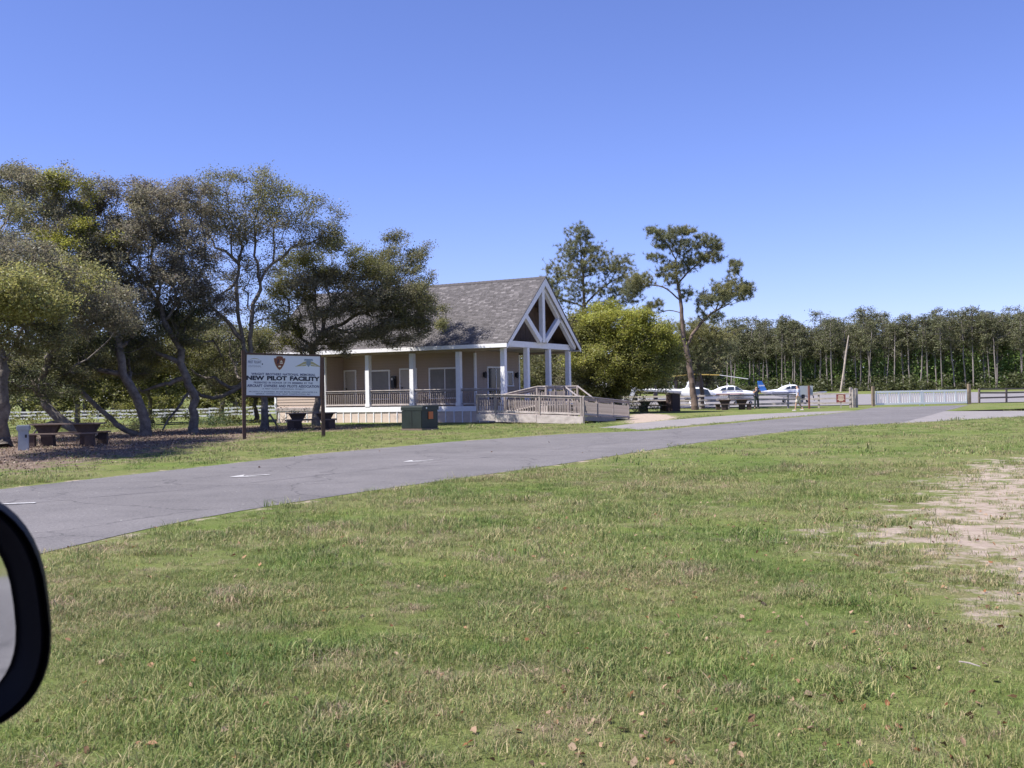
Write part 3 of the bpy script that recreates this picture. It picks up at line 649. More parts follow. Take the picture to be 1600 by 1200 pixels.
# grey utility post and green transformer
p = P(37,702,33.6); up_ = thing('utility_pedestal', 'pale grey utility pedestal standing left of the first picnic table', 'pedestal', (p.x,p.y,0), 0.35)
MPED = mat('pale_grey_plastic', (0.37,0.41,0.43), 0.6, var=0.15, scale=4)
b_ = MB(); b_.rings([[Vector((x*wd,y*dd_,z)) for x, y in ((-1,-1),(1,-1),(1,1),(-1,1))] for wd, dd_, z in ((0.155,0.13,-0.05),(0.145,0.12,0.62))]); b_.build('body', MPED, up_)
MB().box((0,0,0.71), (0.40,0.32,0.18)).build('cap', MPED, up_, bevel=0.03)
MB().box((0.08,-0.128,0.45), (0.06,0.01,0.10)).build('latch', MBLACK, up_)
p = P(659,674.5,45.5); TR = thing('transformer_box', 'dark green utility box with an orange label in front of the porch', 'utility box', (p.x,p.y,0), math.radians(61.1))
MGRN = mat('dark_green_paint', (0.006,0.011,0.010), 0.55, col2=(0.013,0.021,0.019), scale=2.5, spec=0.5); MORG = mat('orange_label', (0.52,0.13,0.035), 0.6)
MB().box2((0.0,0.0,0.08), (1.3,1.05,0.86)).build('cabinet', MGRN, TR, bevel=0.02)
MB().prism([(0.0,-0.03,0.863),(0.0,-0.03,1.0),(0.12,-0.03,1.07),(1.33,-0.03,1.07),(1.33,-0.03,0.863)], 1, (0,1.11,0)).build('lid', MGRN, TR)
MB().box2((-0.02,-0.02,-0.03), (1.32,1.07,0.078)).build('base_pad', MTABTOP, TR)
MB().box2((0.52,-0.036,0.48), (0.86,-0.002,0.80)).build('warning_label', MORG, TR); MB().box2((0.3,-0.046,0.93), (0.38,-0.031,1.0)).build('hinge_bolt', MTRIM, TR)
MB().box2((-0.012,0.5,0.1), (0.0,0.515,0.84)).build('door_seam', MBLACK, TR)
# ---------------------------------------------------------------- trees
MBARK = mat('oak_bark', (0.225,0.195,0.165), 0.95, col2=(0.075,0.062,0.053), scale=4.5, bump=0.8, bscale=18)
MPBARK = mat('pine_bark', (0.20,0.145,0.115), 0.95, col2=(0.085,0.058,0.048), scale=5, bump=0.8, bscale=14, stretch=(1,1,0.35))
MTWIG = MBARK
MLEAF = leafmat('oak_leaves', 0.46, 0.5, 0.45); MNEED = leafmat('pine_needles', 0.18, 0.55, 0.3)
class Tree:
    def __init__(s, base): s.p = [np.array(base, float)]; s.par = [-1]; s.pl = [0.0]; s.tips = []; s.tip_tint = []; s.minr = {}
    def node(s, p, par):
        p = np.asarray(p, float); s.p.append(p); s.par.append(par); s.pl.append(s.pl[par]+np.linalg.norm(p-s.p[par])); return len(s.p)-1
    def limb(s, pts, start=None, step=0.35, wob=0.04, rr=None):
        """a traced limb; it grows from the nearest node already there"""
        pts = [np.asarray(p, float) for p in pts]
        if start is None: start = int(np.argmin([np.linalg.norm(q-pts[0]) for q in s.p]))
        cur = start; ids = []
        ctrl = [s.p[cur]]+pts
        for i in range(1, len(ctrl)):
            a, b = ctrl[i-1], ctrl[i]; a0 = ctrl[max(i-2, 0)]; b1 = ctrl[min(i+1, len(ctrl)-1)]
            n = max(1, int(np.linalg.norm(b-a)/step))
            for k in range(1, n+1):
                t = k/n; q = 0.5*((2*a)+(-a0+b)*t+(2*a0-5*a+4*b-b1)*t*t+(-a0+3*a-3*b+b1)*t**3)
                q = q + (R.normal(0, wob, 3) if k < n else 0); cur = s.node(q, cur); ids.append(cur)
        if rr:
            for k, i in enumerate(ids): s.minr[i] = rr[0]+(rr[1]-rr[0])*k/max(1, len(ids)-1)
        return ids
    def grow(s, targets, tints, bf=0.35, step=0.45, wob=0.10, sag=0.06):
        T = np.asarray(targets, float); root = s.p[0]
        cap = len(s.p)+len(T)*14; PA = np.zeros((cap, 3)); PL = np.zeros(cap); n0 = len(s.p); PA[:n0] = s.p; PL[:n0] = s.pl; n = n0
        pen = np.zeros(cap); pen[:max(1, int(n0*0.0))] = 2
        d0 = np.min(np.linalg.norm(T[:, None]-np.array(s.p)[None, ::2], axis=2), 1) if n0 > 1 else np.linalg.norm(T-root, axis=1)
        for i in np.argsort(d0):
            t = T[i]; d = np.linalg.norm(PA[:n]-t, axis=1); j = int(np.argmin(d+bf*PL[:n])); L = d[j]
            k = max(1, min(13, int(L/step))); a = PA[j].copy(); cur = j; off = R.normal(0, wob*min(L, 2.0), 3)
            for q in range(1, k+1):
                f = q/k; p = a+(t-a)*f+off*math.sin(math.pi*f)*0.8-np.array([0,0,sag*L*math.sin(math.pi*f)])
                if q < k: p = p+R.normal(0, wob*0.25, 3)
                cur = s.node(p, cur); PA[n] = p; PL[n] = s.pl[cur]; n += 1
            s.tips.append(cur); s.tip_tint.append(tints[i])
    def wood(s, rbase, rtip, name, m, parent, origin, sides=7, flare=0.5, taper=0.0):
        p = np.array(s.p); par = np.array(s.par); n = len(p); cnt = np.zeros(n); kids = np.zeros(n, int)
        for i in range(1, n): kids[par[i]] += 1
        cnt[kids == 0] = 1
        for i in range(n-1, 0, -1): cnt[par[i]] += cnt[i]
        e = math.log(max(cnt[0], 2))/math.log(rbase/rtip); r = rtip*np.maximum(cnt, 1)**(1/e)
        r = r*(1+flare*np.exp(-np.maximum(p[:,2]-p[0,2], 0)/0.45)*(r > rbase*0.55))
        r = np.maximum(r*(1-taper*np.clip(np.array(s.pl)/(0.8*max(s.pl)), 0, 1)), np.minimum(r, rtip))
        for i_, v_ in s.minr.items(): r[i_] = max(r[i_], v_)
        best = np.full(n, -1)
        for i in range(1, n):
            if best[par[i]] < 0 or cnt[i] > cnt[best[par[i]]]: best[par[i]] = i
        d = np.zeros((n, 3)); d[1:] = p[1:]-p[par[1:]]; d[0] = d[best[0]] if best[0] > 0 else (0,0,1)
        d /= np.linalg.norm(d, axis=1, keepdims=True)+1e-9
        ds = d.copy(); hb = best > 0; ds[hb] = d[hb]+d[best[hb]]; ds /= np.linalg.norm(ds, axis=1, keepdims=True)+1e-9
        i = np.arange(1, n); pi = par[1:]; main = best[pi] == i
        ra = np.where(main, r[pi], np.minimum(r[i]*1.25, r[pi])); da = np.where(main[:, None], ds[pi], d[i])
        Vs, Qs, off = [], [], 0
        for lo, hi, ns in ((0.028, 9, sides), (0, 0.028, 3)):
            k = (r[i] >= lo) & (r[i] < hi)
            if not k.any(): continue
            ang = np.arange(ns)*2*math.pi/ns
            def ring(c, dr, rr):
                ref = np.tile([0.31,0.17,0.93], (len(dr), 1)); ref[np.abs(dr@np.array([0.31,0.17,0.93])) > 0.96] = (1,0,0)
                u = np.cross(dr, ref); u /= np.linalg.norm(u, axis=1, keepdims=True); v = np.cross(dr, u)
                return c[:, None]+(u[:, None]*np.cos(ang)[None, :, None]+v[:, None]*np.sin(ang)[None, :, None])*rr[:, None, None]
            A = ring(p[pi[k]], da[k], ra[k]); B = ring(p[i[k]], ds[i[k]], r[i[k]]); m_ = len(A)
            Vs.append(np.concatenate([A, B], 1).reshape(-1, 3)); b0 = off+np.arange(m_)[:, None]*2*ns; q = np.arange(ns)[None]
            Qs.append(np.stack([b0+q, b0+(q+1) % ns, b0+ns+(q+1) % ns, b0+ns+q], -1).reshape(-1, 4)); off += m_*2*ns
        return link(name, npmesh(name, np.concatenate(Vs)-np.array(origin), quads=np.concatenate(Qs), m=m, smooth=True), parent)
def leaf_quads(C, tint, ln, wd, up=0.3):
    n = len(C); a = R.normal(0, 1, (n, 3)); a[:, 2] = a[:, 2]*0.6+0.1; a /= np.linalg.norm(a, axis=1, keepdims=True)
    b = R.normal(0, 1, (n, 3)); b[:, 2] -= up*2; b = np.cross(a, b); b /= np.linalg.norm(b, axis=1, keepdims=True)+1e-9
    l = (ln*R.uniform(0.6, 1.3, n))[:, None]; w_ = (wd*R.uniform(0.6, 1.3, n))[:, None]
    V = np.stack([C, C+a*l*0.5+b*w_*0.5, C+a*l, C+a*l*0.5-b*w_*0.5], 1).reshape(-1, 3)
    return V, np.arange(n*4).reshape(n, 4), tint
def crown(tips, tt, per, sig, ln, wd, name, m, parent, origin, jitter=0.32, up=0.75):
    tips = np.asarray(tips); n = len(tips); cnt = np.maximum(1, R.poisson(per, n)); ix = np.repeat(np.arange(n), cnt)
    C = tips[ix]+R.normal(0, 1, (len(ix), 3))*np.array([sig, sig, sig*0.75]); T = np.asarray(tt)[ix]
    T = T*R.uniform(1-jitter, 1+jitter, (len(ix), 1))*R.uniform(0.93, 1.07, (len(ix), 3))
    V, Q, T = leaf_quads(C, T, ln, wd, up); return link(name, npmesh(name, V-np.array(origin), quads=Q, m=m, tint=T), parent)
# leaf colours: old leaf, grey-brown budding twig, spring flush; DEEP paints shade into low foliage
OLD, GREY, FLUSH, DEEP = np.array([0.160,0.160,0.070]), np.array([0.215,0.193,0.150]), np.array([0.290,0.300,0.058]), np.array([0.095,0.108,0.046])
def blob(cx, cy, rx, ry, D, rd, n, tint, shell=0.45, cl=10, sg=(0.15, 0.15, 0.115)):
    """targets in clumps inside an ellipsoid of real size standing at distance D"""
    c = np.array(P(cx, cy, D)); a = rx*D/F0; b = ry*D/F0; k = max(3, n//cl)
    u = R.normal(0, 1, (k, 3)); u /= np.linalg.norm(u, axis=1, keepdims=True); rr = R.uniform(shell**3, 1, k)**(1/3)
    u *= rr[:, None]; ix = R.randint(0, k, n)
    q = u[ix]+R.normal(0, 1, (n, 3))*np.array(sg); t = np.tile(tint, (k, 1))*R.uniform(0.8, 1.2, (k, 1)); 
    return c+q*np.array([a, rd, b]), t[ix]
def oak(label, base, D, limbs, blobs, rb, per=34, ln=0.10, wd=0.052, sig=0.15, name='oak_tree', group='oaks around the pavilion', tip=0.011):
    b = np.array(P(base[0], base[1], D)); b[2] = tz(b[0], b[1])-0.05
    root = thing(name, label, 'tree', tuple(b), 0, group); t = Tree(b)
    for L in limbs:
        pts = [np.array(P(q[0], q[1], q[2] if len(q) > 2 else D)) for q in L]; t.limb(pts, rr=(0.125, 0.04) if len(L) > 4 else (0.085, 0.03), wob=0.085)
    T, C = [], []
    for q in blobs:
        a, c = blob(*q); T.append(a); C.append(c)
    T = np.concatenate(T); C = np.concatenate(C); k = T[:, 2] > tz(b[0], b[1])+0.35; T, C = T[k], C[k]
    t.grow(T, C); t.wood(rb*0.62, tip, 'trunk', MBARK, root, b, taper=0.3)
    tips = [t.p[i] for i in t.tips]; tt = list(t.tip_tint)
    # leaves also a little back along each twig
    tips2 = [t.p[t.par[i]]*0.6+t.p[i]*0.4 for i in t.tips]
    crown(tips+tips2, tt+tt, per/2, sig, ln, wd, 'crown', MLEAF, root, b); return root
mixc = lambda a, b, f: a*(1-f)+b*f
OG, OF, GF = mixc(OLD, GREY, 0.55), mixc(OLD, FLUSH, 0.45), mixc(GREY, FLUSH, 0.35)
oak('thick dark oak trunk at the left edge, rising above the grey utility post', (3,699), 36,
    [[(4,640),(0,590),(-8,540),(-20,500),(-20,450)], [(10,560),(30,520),(45,490)], [(-8,540),(-50,500)]],
    [(-60,420,100,80,31,3.4,460,OG), (15,420,70,60,31,2.8,330,OG), (35,465,70,42,28.5,2.3,430,mixc(FLUSH,OG,0.45)), (20,520,70,35,30,2.4,300,OLD), (-120,450,80,70,29,3,300,OG), (-10,575,60,30,40,2.2,200,OLD), (60,600,55,24,41,2.0,170,DEEP), (-60,340,90,70,38,3,280,OLD)], 0.42)
oak('oak leaning far left, its bent trunk lying low behind the picnic table', (147,684), 42,
    [[(125,674),(103,662),(86,648),(72,633),(56,606),(44,585),(42,545),(40,500)], [(56,606),(80,560),(100,520)], [(103,662),(80,660),(62,666),(50,680)]],
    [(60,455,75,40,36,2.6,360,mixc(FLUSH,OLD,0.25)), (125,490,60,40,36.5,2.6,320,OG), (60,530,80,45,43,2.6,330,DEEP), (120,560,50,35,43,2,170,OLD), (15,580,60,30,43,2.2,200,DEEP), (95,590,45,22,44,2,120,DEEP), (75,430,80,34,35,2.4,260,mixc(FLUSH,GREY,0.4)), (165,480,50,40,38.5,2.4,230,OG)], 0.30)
oak('many-stemmed oak with a sawn stump at its foot, stems leaning left', (226,683), 45,
    [[(215,679),(196,672),(175,655),(153,637),(135,619),(118,602),(100,583),(87,567),(72,530),(62,480),(60,430)],
     [(228,676),(227,661),(221,640),(214,622),(203,602),(192,585),(190,563),(186,545),(198,536),(206,528),(212,500,45.5),(190,450,45)],
     [(188,584),(165,580),(147,577),(138,565),(120,556),(100,545)], [(186,545),(176,520),(160,480),(140,430)]],
    [(95,300,75,42,46,2.6,420,OG), (45,305,60,45,47,2.5,260,OLD), (110,300,45,30,45,1.6,140,FLUSH*0.85), (120,380,80,48,45.5,2.6,400,OG), (120,372,62,28,44,1.6,190,FLUSH*0.85), (70,360,60,60,47,2.4,260,DEEP),
     (165,430,60,45,45,2.2,260,OG), (150,500,60,40,46,2.2,240,OLD), (160,335,22,40,47,1.2,80,GREY), (150,545,60,28,46,2.4,220,DEEP), (215,520,40,28,46,2,130,OLD), (130,450,60,40,44.5,2,200,OG), (175,400,50,40,45,2,220,OG), (190,575,45,24,47.5,1.8,140,OLD), (130,340,40,30,46,1.8,150,OG), (20,280,45,26,47,2,150,OG), (175,555,50,30,48,2.4,200,OLD), (110,585,46,24,47,2.2,160,OF*0.7), (230,330,30,30,46,1.6,110,OG)], 0.34)
oak('grey-brown oak with a dense rounded head, second from the left', (303,684), 47,
    [[(304,650),(302,613),(292,590),(282,568),(284,548),(276,535),(267,522),(256,501),(246,470),(240,430),(238,390)],
     [(280,566),(262,558),(245,552),(230,540),(216,528)], [(256,501),(280,470),(300,440)], [(246,470),(220,440),(200,410)], [(292,590),(265,600),(240,605),(222,612),(216,606)]],
    [(235,325,68,45,47.5,2.4,420,mixc(OG,GREY,0.5)), (215,300,36,24,47.5,1.4,120,GREY), (250,390,85,48,47,2.8,560,mixc(OG,GREY,0.6)), (235,450,95,40,47,2.6,420,mixc(OG,GREY,0.6)), (300,430,45,50,48,1.8,150,GREY), (210,490,60,30,48,2,160,OLD), (285,480,40,28,48,1.6,120,DEEP), (240,520,60,26,48,2.2,200,DEEP), (310,520,45,22,48,2,130,OLD), (330,470,40,26,48,1.6,130,GREY), (280,350,50,40,48,2,240,mixc(OG,GREY,0.6)), (200,360,40,34,48,1.8,160,OLD), (270,500,70,26,50,2,200,OLD), (255,560,40,20,51,1.6,130,OF*0.7), (225,545,50,24,51,2,170,OLD), (320,555,46,24,52,2,170,OF*0.7), (300,310,34,36,48,1.8,150,mixc(OG,GREY,0.5)), (345,590,34,18,53,1.6,110,OLD)], 0.30, per=30)
oak('tall open-headed oak rising straight up left of the white sign', (413,673), 51,
    [[(413,640),(411,615),(402,592),(390,562),(380,532),(373,500),(371,470),(369,440),(373,412),(379,388),(382,350)],
     [(380,532),(360,507),(345,492),(328,478),(310,468),(292,463)], [(390,562),(392,520),(394,495),(401,465),(406,440),(416,421),(440,403),(468,382),(500,372)], [(406,440),(403,412),(399,382),(405,350)], [(373,412),(352,392),(332,374),(318,362)],
     [(406,600),(380,601),(364,611),(348,619),(332,622),(314,618),(299,609,50),(287,622,49.5),(276,640,49),(263,655,48.6),(254,672,48.2)],
     [(395,590),(372,604),(345,598),(322,591),(306,584),(298,576)], [(369,440),(352,455),(340,462)], [(413,655),(422,648),(430,660),(438,676)]],
    [(385,300,78,36,51,2.6,360,OLD), (375,275,30,16,51,1.2,50,OLD), (440,315,62,34,51,2.2,250,OF*0.8), (495,345,46,36,51,1.9,170,OLD), (322,325,40,45,51.5,1.8,150,OG), (400,350,88,28,51,2.6,220,OG), (525,375,22,20,51,1.0,50,OLD), (340,415,48,35,52,1.8,90,GREY), (505,380,45,16,52,1.6,90,DEEP), (400,410,40,22,52,1.6,70,OG), (350,470,40,22,52,1.6,70,GREY), (420,500,36,26,52,1.6,130,OLD), (370,340,70,34,51,2.2,200,OLD), (470,370,50,24,51,1.8,120,OG), (345,370,45,26,52,1.8,110,OG), (385,440,44,26,53,1.8,110,OLD), (350,520,46,22,54,1.8,130,OLD), (400,545,34,22,54,1.6,110,DEEP), (365,575,34,20,54,1.6,120,OLD), (320,450,44,34,52.5,2,160,OG)], 0.27, per=20, sig=0.19)
oak('broad low oak overhanging the pavilion roof behind the white sign', (494,665), 55.5,
    [[(494,640),(496,600),(491,572),(488,550),(497,530),(520,511),(560,490),(600,470)], [(488,550),(472,530),(458,510),(452,480)], [(520,511),(560,518),(610,512),(650,500)], [(497,530),(510,490),(530,450)]],
    [(470,430,55,40,55.5,2.0,300,OF*0.72), (540,410,75,34,55.0,2.4,400,OF*0.72), (545,455,110,38,54.0,2.4,640,OG), (625,400,45,34,56.0,1.7,240,OLD), (600,440,65,45,54.5,2.2,400,OLD), (560,500,110,32,54.5,2.2,520,OG), (645,478,48,48,55.0,1.9,300,OLD), (625,520,55,22,55.0,1.7,190,OG), (455,480,45,45,55.0,1.7,200,OF*0.75), (560,532,80,14,55.5,1.4,170,OG), (665,460,22,34,55.0,1.1,90,GF), (440,525,40,26,56.0,1.6,150,OF*0.7), (400,540,30,24,56.0,1.4,90,OLD), (690,500,10,18,52,0.8,40,OLD), (505,545,50,12,55.0,1.4,110,OG)], 0.30, per=38)
# oaks and bushes behind
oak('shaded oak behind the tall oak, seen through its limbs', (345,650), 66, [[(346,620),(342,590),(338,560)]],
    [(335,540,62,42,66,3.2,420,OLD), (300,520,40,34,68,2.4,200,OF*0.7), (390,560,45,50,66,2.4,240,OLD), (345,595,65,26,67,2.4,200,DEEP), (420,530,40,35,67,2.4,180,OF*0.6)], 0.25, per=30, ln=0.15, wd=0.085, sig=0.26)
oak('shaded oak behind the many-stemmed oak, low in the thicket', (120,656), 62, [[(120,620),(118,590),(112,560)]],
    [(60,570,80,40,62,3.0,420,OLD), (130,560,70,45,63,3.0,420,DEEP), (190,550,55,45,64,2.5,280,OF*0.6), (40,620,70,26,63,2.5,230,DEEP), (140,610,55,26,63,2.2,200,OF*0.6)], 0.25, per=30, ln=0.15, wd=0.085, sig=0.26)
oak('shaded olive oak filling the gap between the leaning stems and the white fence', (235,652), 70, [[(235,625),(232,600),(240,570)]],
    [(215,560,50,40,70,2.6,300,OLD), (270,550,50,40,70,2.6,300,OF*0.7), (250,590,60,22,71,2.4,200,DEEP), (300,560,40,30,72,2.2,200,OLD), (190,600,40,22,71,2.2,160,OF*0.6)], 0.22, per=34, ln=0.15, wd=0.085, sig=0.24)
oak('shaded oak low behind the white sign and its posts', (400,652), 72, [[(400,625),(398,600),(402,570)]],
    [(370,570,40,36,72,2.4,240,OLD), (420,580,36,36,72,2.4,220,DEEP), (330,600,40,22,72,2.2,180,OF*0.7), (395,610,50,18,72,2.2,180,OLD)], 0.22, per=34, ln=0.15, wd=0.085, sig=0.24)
oak('bright yellow-green oak right of the gable, in fresh spring leaf', (965,642), 74, [[(968,615),(962,590),(955,560),(950,530)], [(962,590),(985,570),(1005,550)], [(962,590),(940,575),(915,565)]],
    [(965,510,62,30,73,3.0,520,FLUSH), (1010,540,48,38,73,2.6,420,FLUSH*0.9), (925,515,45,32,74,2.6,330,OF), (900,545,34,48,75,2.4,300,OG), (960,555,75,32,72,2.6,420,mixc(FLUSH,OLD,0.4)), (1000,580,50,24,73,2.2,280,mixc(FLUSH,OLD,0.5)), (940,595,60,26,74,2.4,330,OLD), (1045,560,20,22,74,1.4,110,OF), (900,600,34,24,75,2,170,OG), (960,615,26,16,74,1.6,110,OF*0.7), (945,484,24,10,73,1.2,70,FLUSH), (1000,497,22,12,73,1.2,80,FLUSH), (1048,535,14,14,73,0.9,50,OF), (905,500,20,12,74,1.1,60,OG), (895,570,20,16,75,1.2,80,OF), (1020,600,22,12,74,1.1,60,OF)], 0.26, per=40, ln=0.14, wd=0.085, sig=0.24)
oak('dark thicket tree seen between the gable columns', (850,640), 80, [[(850,610),(848,580)]],
    [(845,585,50,36,80,2.6,420,OLD), (880,560,35,34,81,2.2,260,OF*0.7), (815,600,35,28,82,2,190,DEEP), (860,615,50,16,80,2.2,200,DEEP), (905,625,40,14,79,1.8,160,OLD)], 0.2, per=34, ln=0.15, wd=0.09, sig=0.26)

# ---------------------------------------------------------------- pines near the pavilion
def needles(tips, tt, per, ln, wd, name, parent, origin):
    tips = np.asarray(tips); n = len(tips); ix = np.repeat(np.arange(n), per); m_ = len(ix)
    d = R.normal(0, 1, (m_, 3)); d[:, 2] += 0.35; d /= np.linalg.norm(d, axis=1, keepdims=True)
    s_ = R.normal(0, 1, (m_, 3)); s_ = np.cross(d, s_); s_ /= np.linalg.norm(s_, axis=1, keepdims=True)+1e-9
    l = (ln*R.uniform(0.55, 1.15, m_))[:, None]; C = tips[ix]+R.normal(0, 0.03, (m_, 3))
    V = np.stack([C-s_*wd*0.5, C+s_*wd*0.5, C+d*l], 1).reshape(-1, 3); T = np.asarray(tt)[ix]*R.uniform(0.65, 1.35, (m_, 1))
    return link(name, npmesh(name, V-np.array(origin), tris=np.arange(m_*3).reshape(m_, 3), m=MNEED, tint=T), parent)
PINE, PINEL = np.array([0.170,0.178,0.088]), np.array([0.215,0.210,0.086])
def pine(label, base, D, limbs, blobs, rb, group='pines beside the pavilion', per=19, ln=0.30, wd=0.021):
    b = np.array(P(base[0], base[1], D)); b[2] = tz(b[0], b[1])-0.05
    root = thing('pine_tree', label, 'tree', tuple(b), 0, group); t = Tree(b)
    for L in limbs: t.limb([np.array(P(q[0], q[1], q[2] if len(q) > 2 else D)) for q in L], wob=0.03)
    T, C = zip(*[blob(*q[:6], int(q[6]*1.9), q[7], 0.1, 3, (0.22, 0.22, 0.20)) for q in blobs]); T = np.concatenate(T); C = np.concatenate(C); t.grow(T, C, bf=0.25, sag=0.08)
    t.wood(rb, 0.011, 'trunk', MPBARK, root, b, flare=0.15, taper=0.55)
    tips = [t.p[i] for i in t.tips]+[t.p[t.par[i]] for i in t.tips]; tt = list(t.tip_tint)*2
    needles(tips, tt, per, ln, wd, 'crown', root, b); return root
pine('bushy pine standing behind the pavilion roof', (915,640), 88,
    [[(916,600),(914,560),(912,520),(913,480),(911,440),(908,400),(906,370),(903,357)], [(912,480),(935,455),(955,440),(975,430)], [(913,500),(950,480),(985,468)], [(912,480),(885,470),(862,462)], [(911,440),(890,430),(868,425)]],
    [(905,368,22,17,88,1.2,80,PINE), (893,392,28,16,88,1.5,85,PINE), (930,392,26,14,88,1.5,70,PINE), (885,425,32,20,88,1.8,120,PINEL), (935,415,40,18,88,2,130,PINEL), (965,415,24,20,88,1.6,75,PINE), (880,462,34,15,88,1.9,85,PINE), (930,450,45,14,88,2.2,95,PINE), (985,440,22,18,87,1.4,90,PINEL), (975,465,34,14,88,1.8,85,PINE), (860,440,14,22,88,1,40,PINE), (920,480,50,10,88,2,50,PINE)], 0.30)
pine('tall forked pine by the rail fence with bare lower trunk', (1086,639), 81,
    [[(1085,622),(1080,590),(1074,555),(1067,515),(1065,482),(1061,455),(1057,432),(1056,405)], [(1072,545),(1080,525),(1093,508),(1105,495),(1125,482),(1148,468)], [(1064,470),(1050,458),(1035,448),(1012,445)], [(1059,445),(1075,425),(1092,410),(1110,395)], [(1056,405),(1045,385),(1032,370),(1020,362)], [(1056,405),(1062,385),(1066,370)], [(1066,490),(1045,485),(1022,490)]],
    [(1025,362,16,10,81,0.9,46,PINE), (1052,362,18,10,81,1,50,PINE), (1076,361,12,8,81,0.7,32,PINEL), (1040,378,22,12,81,1.2,64,PINE), (1070,385,24,12,81,1.3,60,PINE), (1100,378,18,14,81,1.1,60,PINE), (1118,385,12,14,81,0.9,40,PINE), (1115,402,20,8,81,1,46,PINEL), (1088,402,20,8,81,1,44,PINE), (1050,425,22,18,81,1.2,100,PINEL), (1080,415,18,9,81,1,44,PINE), (1022,402,14,6,81,0.8,30,PINE),
     (1000,438,22,14,81,1.2,85,PINEL), (985,455,16,12,81,1,44,PINE), (1022,480,18,10,81,1,44,PINEL), (1145,452,30,18,80,1.4,150,PINEL), (1150,417,11,13,80,0.7,44,PINE), (1128,465,22,14,80,1.2,75,PINE), (1100,470,16,18,81,1,60,PINE), (1165,450,12,16,80,0.8,46,PINE), (1070,455,12,14,81,0.8,30,PINE), (1115,495,18,10,81,1,36,PINE)], 0.27)
pine('smaller bushy pine crossing behind the forked pine', (1098,641), 86,
    [[(1097,620),(1094,590),(1090,560),(1088,530),(1085,505)], [(1092,570),(1115,555),(1135,545)], [(1092,570),(1065,560),(1045,555)]],
    [(1080,512,45,16,86,2,130,PINEL), (1110,525,42,16,86,2,150,PINEL), (1050,535,42,18,86,2,140,OF*0.75), (1120,545,30,13,86,1.6,100,PINE), (1085,550,40,14,86,1.8,110,PINE), (1035,520,26,18,86,1.6,80,PINEL), (1075,575,34,12,86,1.6,80,PINE)], 0.2)
# ---------------------------------------------------------------- the pine forest beyond the runway
MFB = mat('forest_bark', (0.27,0.235,0.22), 0.95, col2=(0.13,0.11,0.10), scale=1.2, stretch=(1,1,0.2))
FOR1 = np.array([0.112,0.122,0.062])
def forest_variant(h, seed):
    global R
    R = np.random.RandomState(seed); t = Tree((0,0,-0.2)); lean = R.normal(0, 0.55, 2)
    t.limb([(lean[0]*f+R.normal(0,0.06), lean[1]*f, h*f) for f in (0.15,0.3,0.45,0.6,0.75,0.88,0.97)], step=1.2, wob=0.02)
    T = []; C = []
    for k in range(40):
        f = R.uniform(0.56, 1.0); rr = (0.75+1.9*math.sin(math.pi*min(1, (f-0.5)/0.55)))*R.uniform(0.35, 1.0); a = R.uniform(0, 6.28)
        c = np.array([math.cos(a)*rr+lean[0]*f, math.sin(a)*rr+lean[1]*f, h*f])
        m_ = R.randint(3, 7); T.append(c+R.normal(0, 0.28, (m_, 3))); C.append(np.tile(FOR1*R.uniform(0.75, 1.3)*np.array([1.05,1,0.95]), (m_, 1)))
    for k in range(5):                                    # dead stubs on the bare trunk
        f = R.uniform(0.2, 0.6); a = R.uniform(0, 6.28); t.limb([(math.cos(a)*R.uniform(.5,1.2)+lean[0]*f, math.sin(a)*0.8+lean[1]*f, h*f+R.uniform(-.2,.4))], step=0.8, wob=0.05)
    t.grow(np.concatenate(T), np.concatenate(C), bf=0.2, step=0.9)
    root = bpy.data.objects.new('pine_tree', None); COL.objects.link(root); root['category'] = 'tree'
    t.wood(R.uniform(0.12,0.19), 0.02, 'trunk', MFB, root, (0,0,0), sides=6, flare=0.1)
    tips = [t.p[i] for i in t.tips]; tt = t.tip_tint
    crown(tips, tt, 13, 0.30, 0.36, 0.15, 'crown', MNEED, root, (0,0,0), up=0.0); return root
variants = [forest_variant(h, 100+i) for i, h in enumerate((15.2,16.4,14.2,15.8,17.0,14.8,16.0,15.0,13.6,16.8))]
R = np.random.RandomState(5); GRP = 'pines of the forest beyond the runway'
FA, FB = Vector(P(985,620,240)).xy, Vector(P(1760,620,168)).xy
nrm = Vector((-(FB-FA).y, (FB-FA).x)).normalized(); 
if nrm.y < 0: nrm = -nrm
used = set(); nF = 0
for row in range(9):
    n = (70,56,42,32,26,22,18,18,16)[row]; f0 = R.uniform(0, 1)
    for i in range(n):
        f = (i+0.5+R.normal(0, 0.33))/n; q = FA+(FB-FA)*f+nrm*(row*4.6+R.normal(0, 1.6)); k = R.randint(0, 10)
        v = variants[k]; sc = R.uniform(0.80, 1.06)*(0.95-0.13*f); z = tz(q.x, q.y); lab = 'tall bare-trunked pine in the forest beyond the runway'
        if k not in used: used.add(k); v.location = (q.x, q.y, z); v.scale = (sc,)*3; v['label'] = lab; v['group'] = GRP; v.rotation_euler = (0,0,R.uniform(0,6.28))
        else:
            c = copy_thing(v, (q.x, q.y, z), R.uniform(0, 6.28), lab, (sc*R.uniform(.9,1.15), sc*R.uniform(.9,1.15), sc)); c['group'] = GRP
        nF += 1
# the pale dead snag leaning at the forest edge
p0, p1 = P(1313,612,186), P(1326,524,186); p0.z = tz(p0.x, p0.y)
sn = thing('dead_tree', 'pale bare dead pine leaning right at the forest edge', 'tree', p0)
MSNAG = mat('bleached_wood', (0.46,0.38,0.32), 0.9, var=0.4, scale=2)
d = p1-p0; b_ = MB(); b_.tube([d*0-Vector((0,0,.3)), d*0.35+Vector((.08,0,0)), d*0.7, d], [0.19,0.18,0.16,0.09], 7); b_.build('trunk', MSNAG, sn, smooth=True)
b_ = MB(); b_.tube([d*0.72, d*0.8+Vector((.5,0,.3))], [0.06,0.02], 5); b_.build('branch', MSNAG, sn)
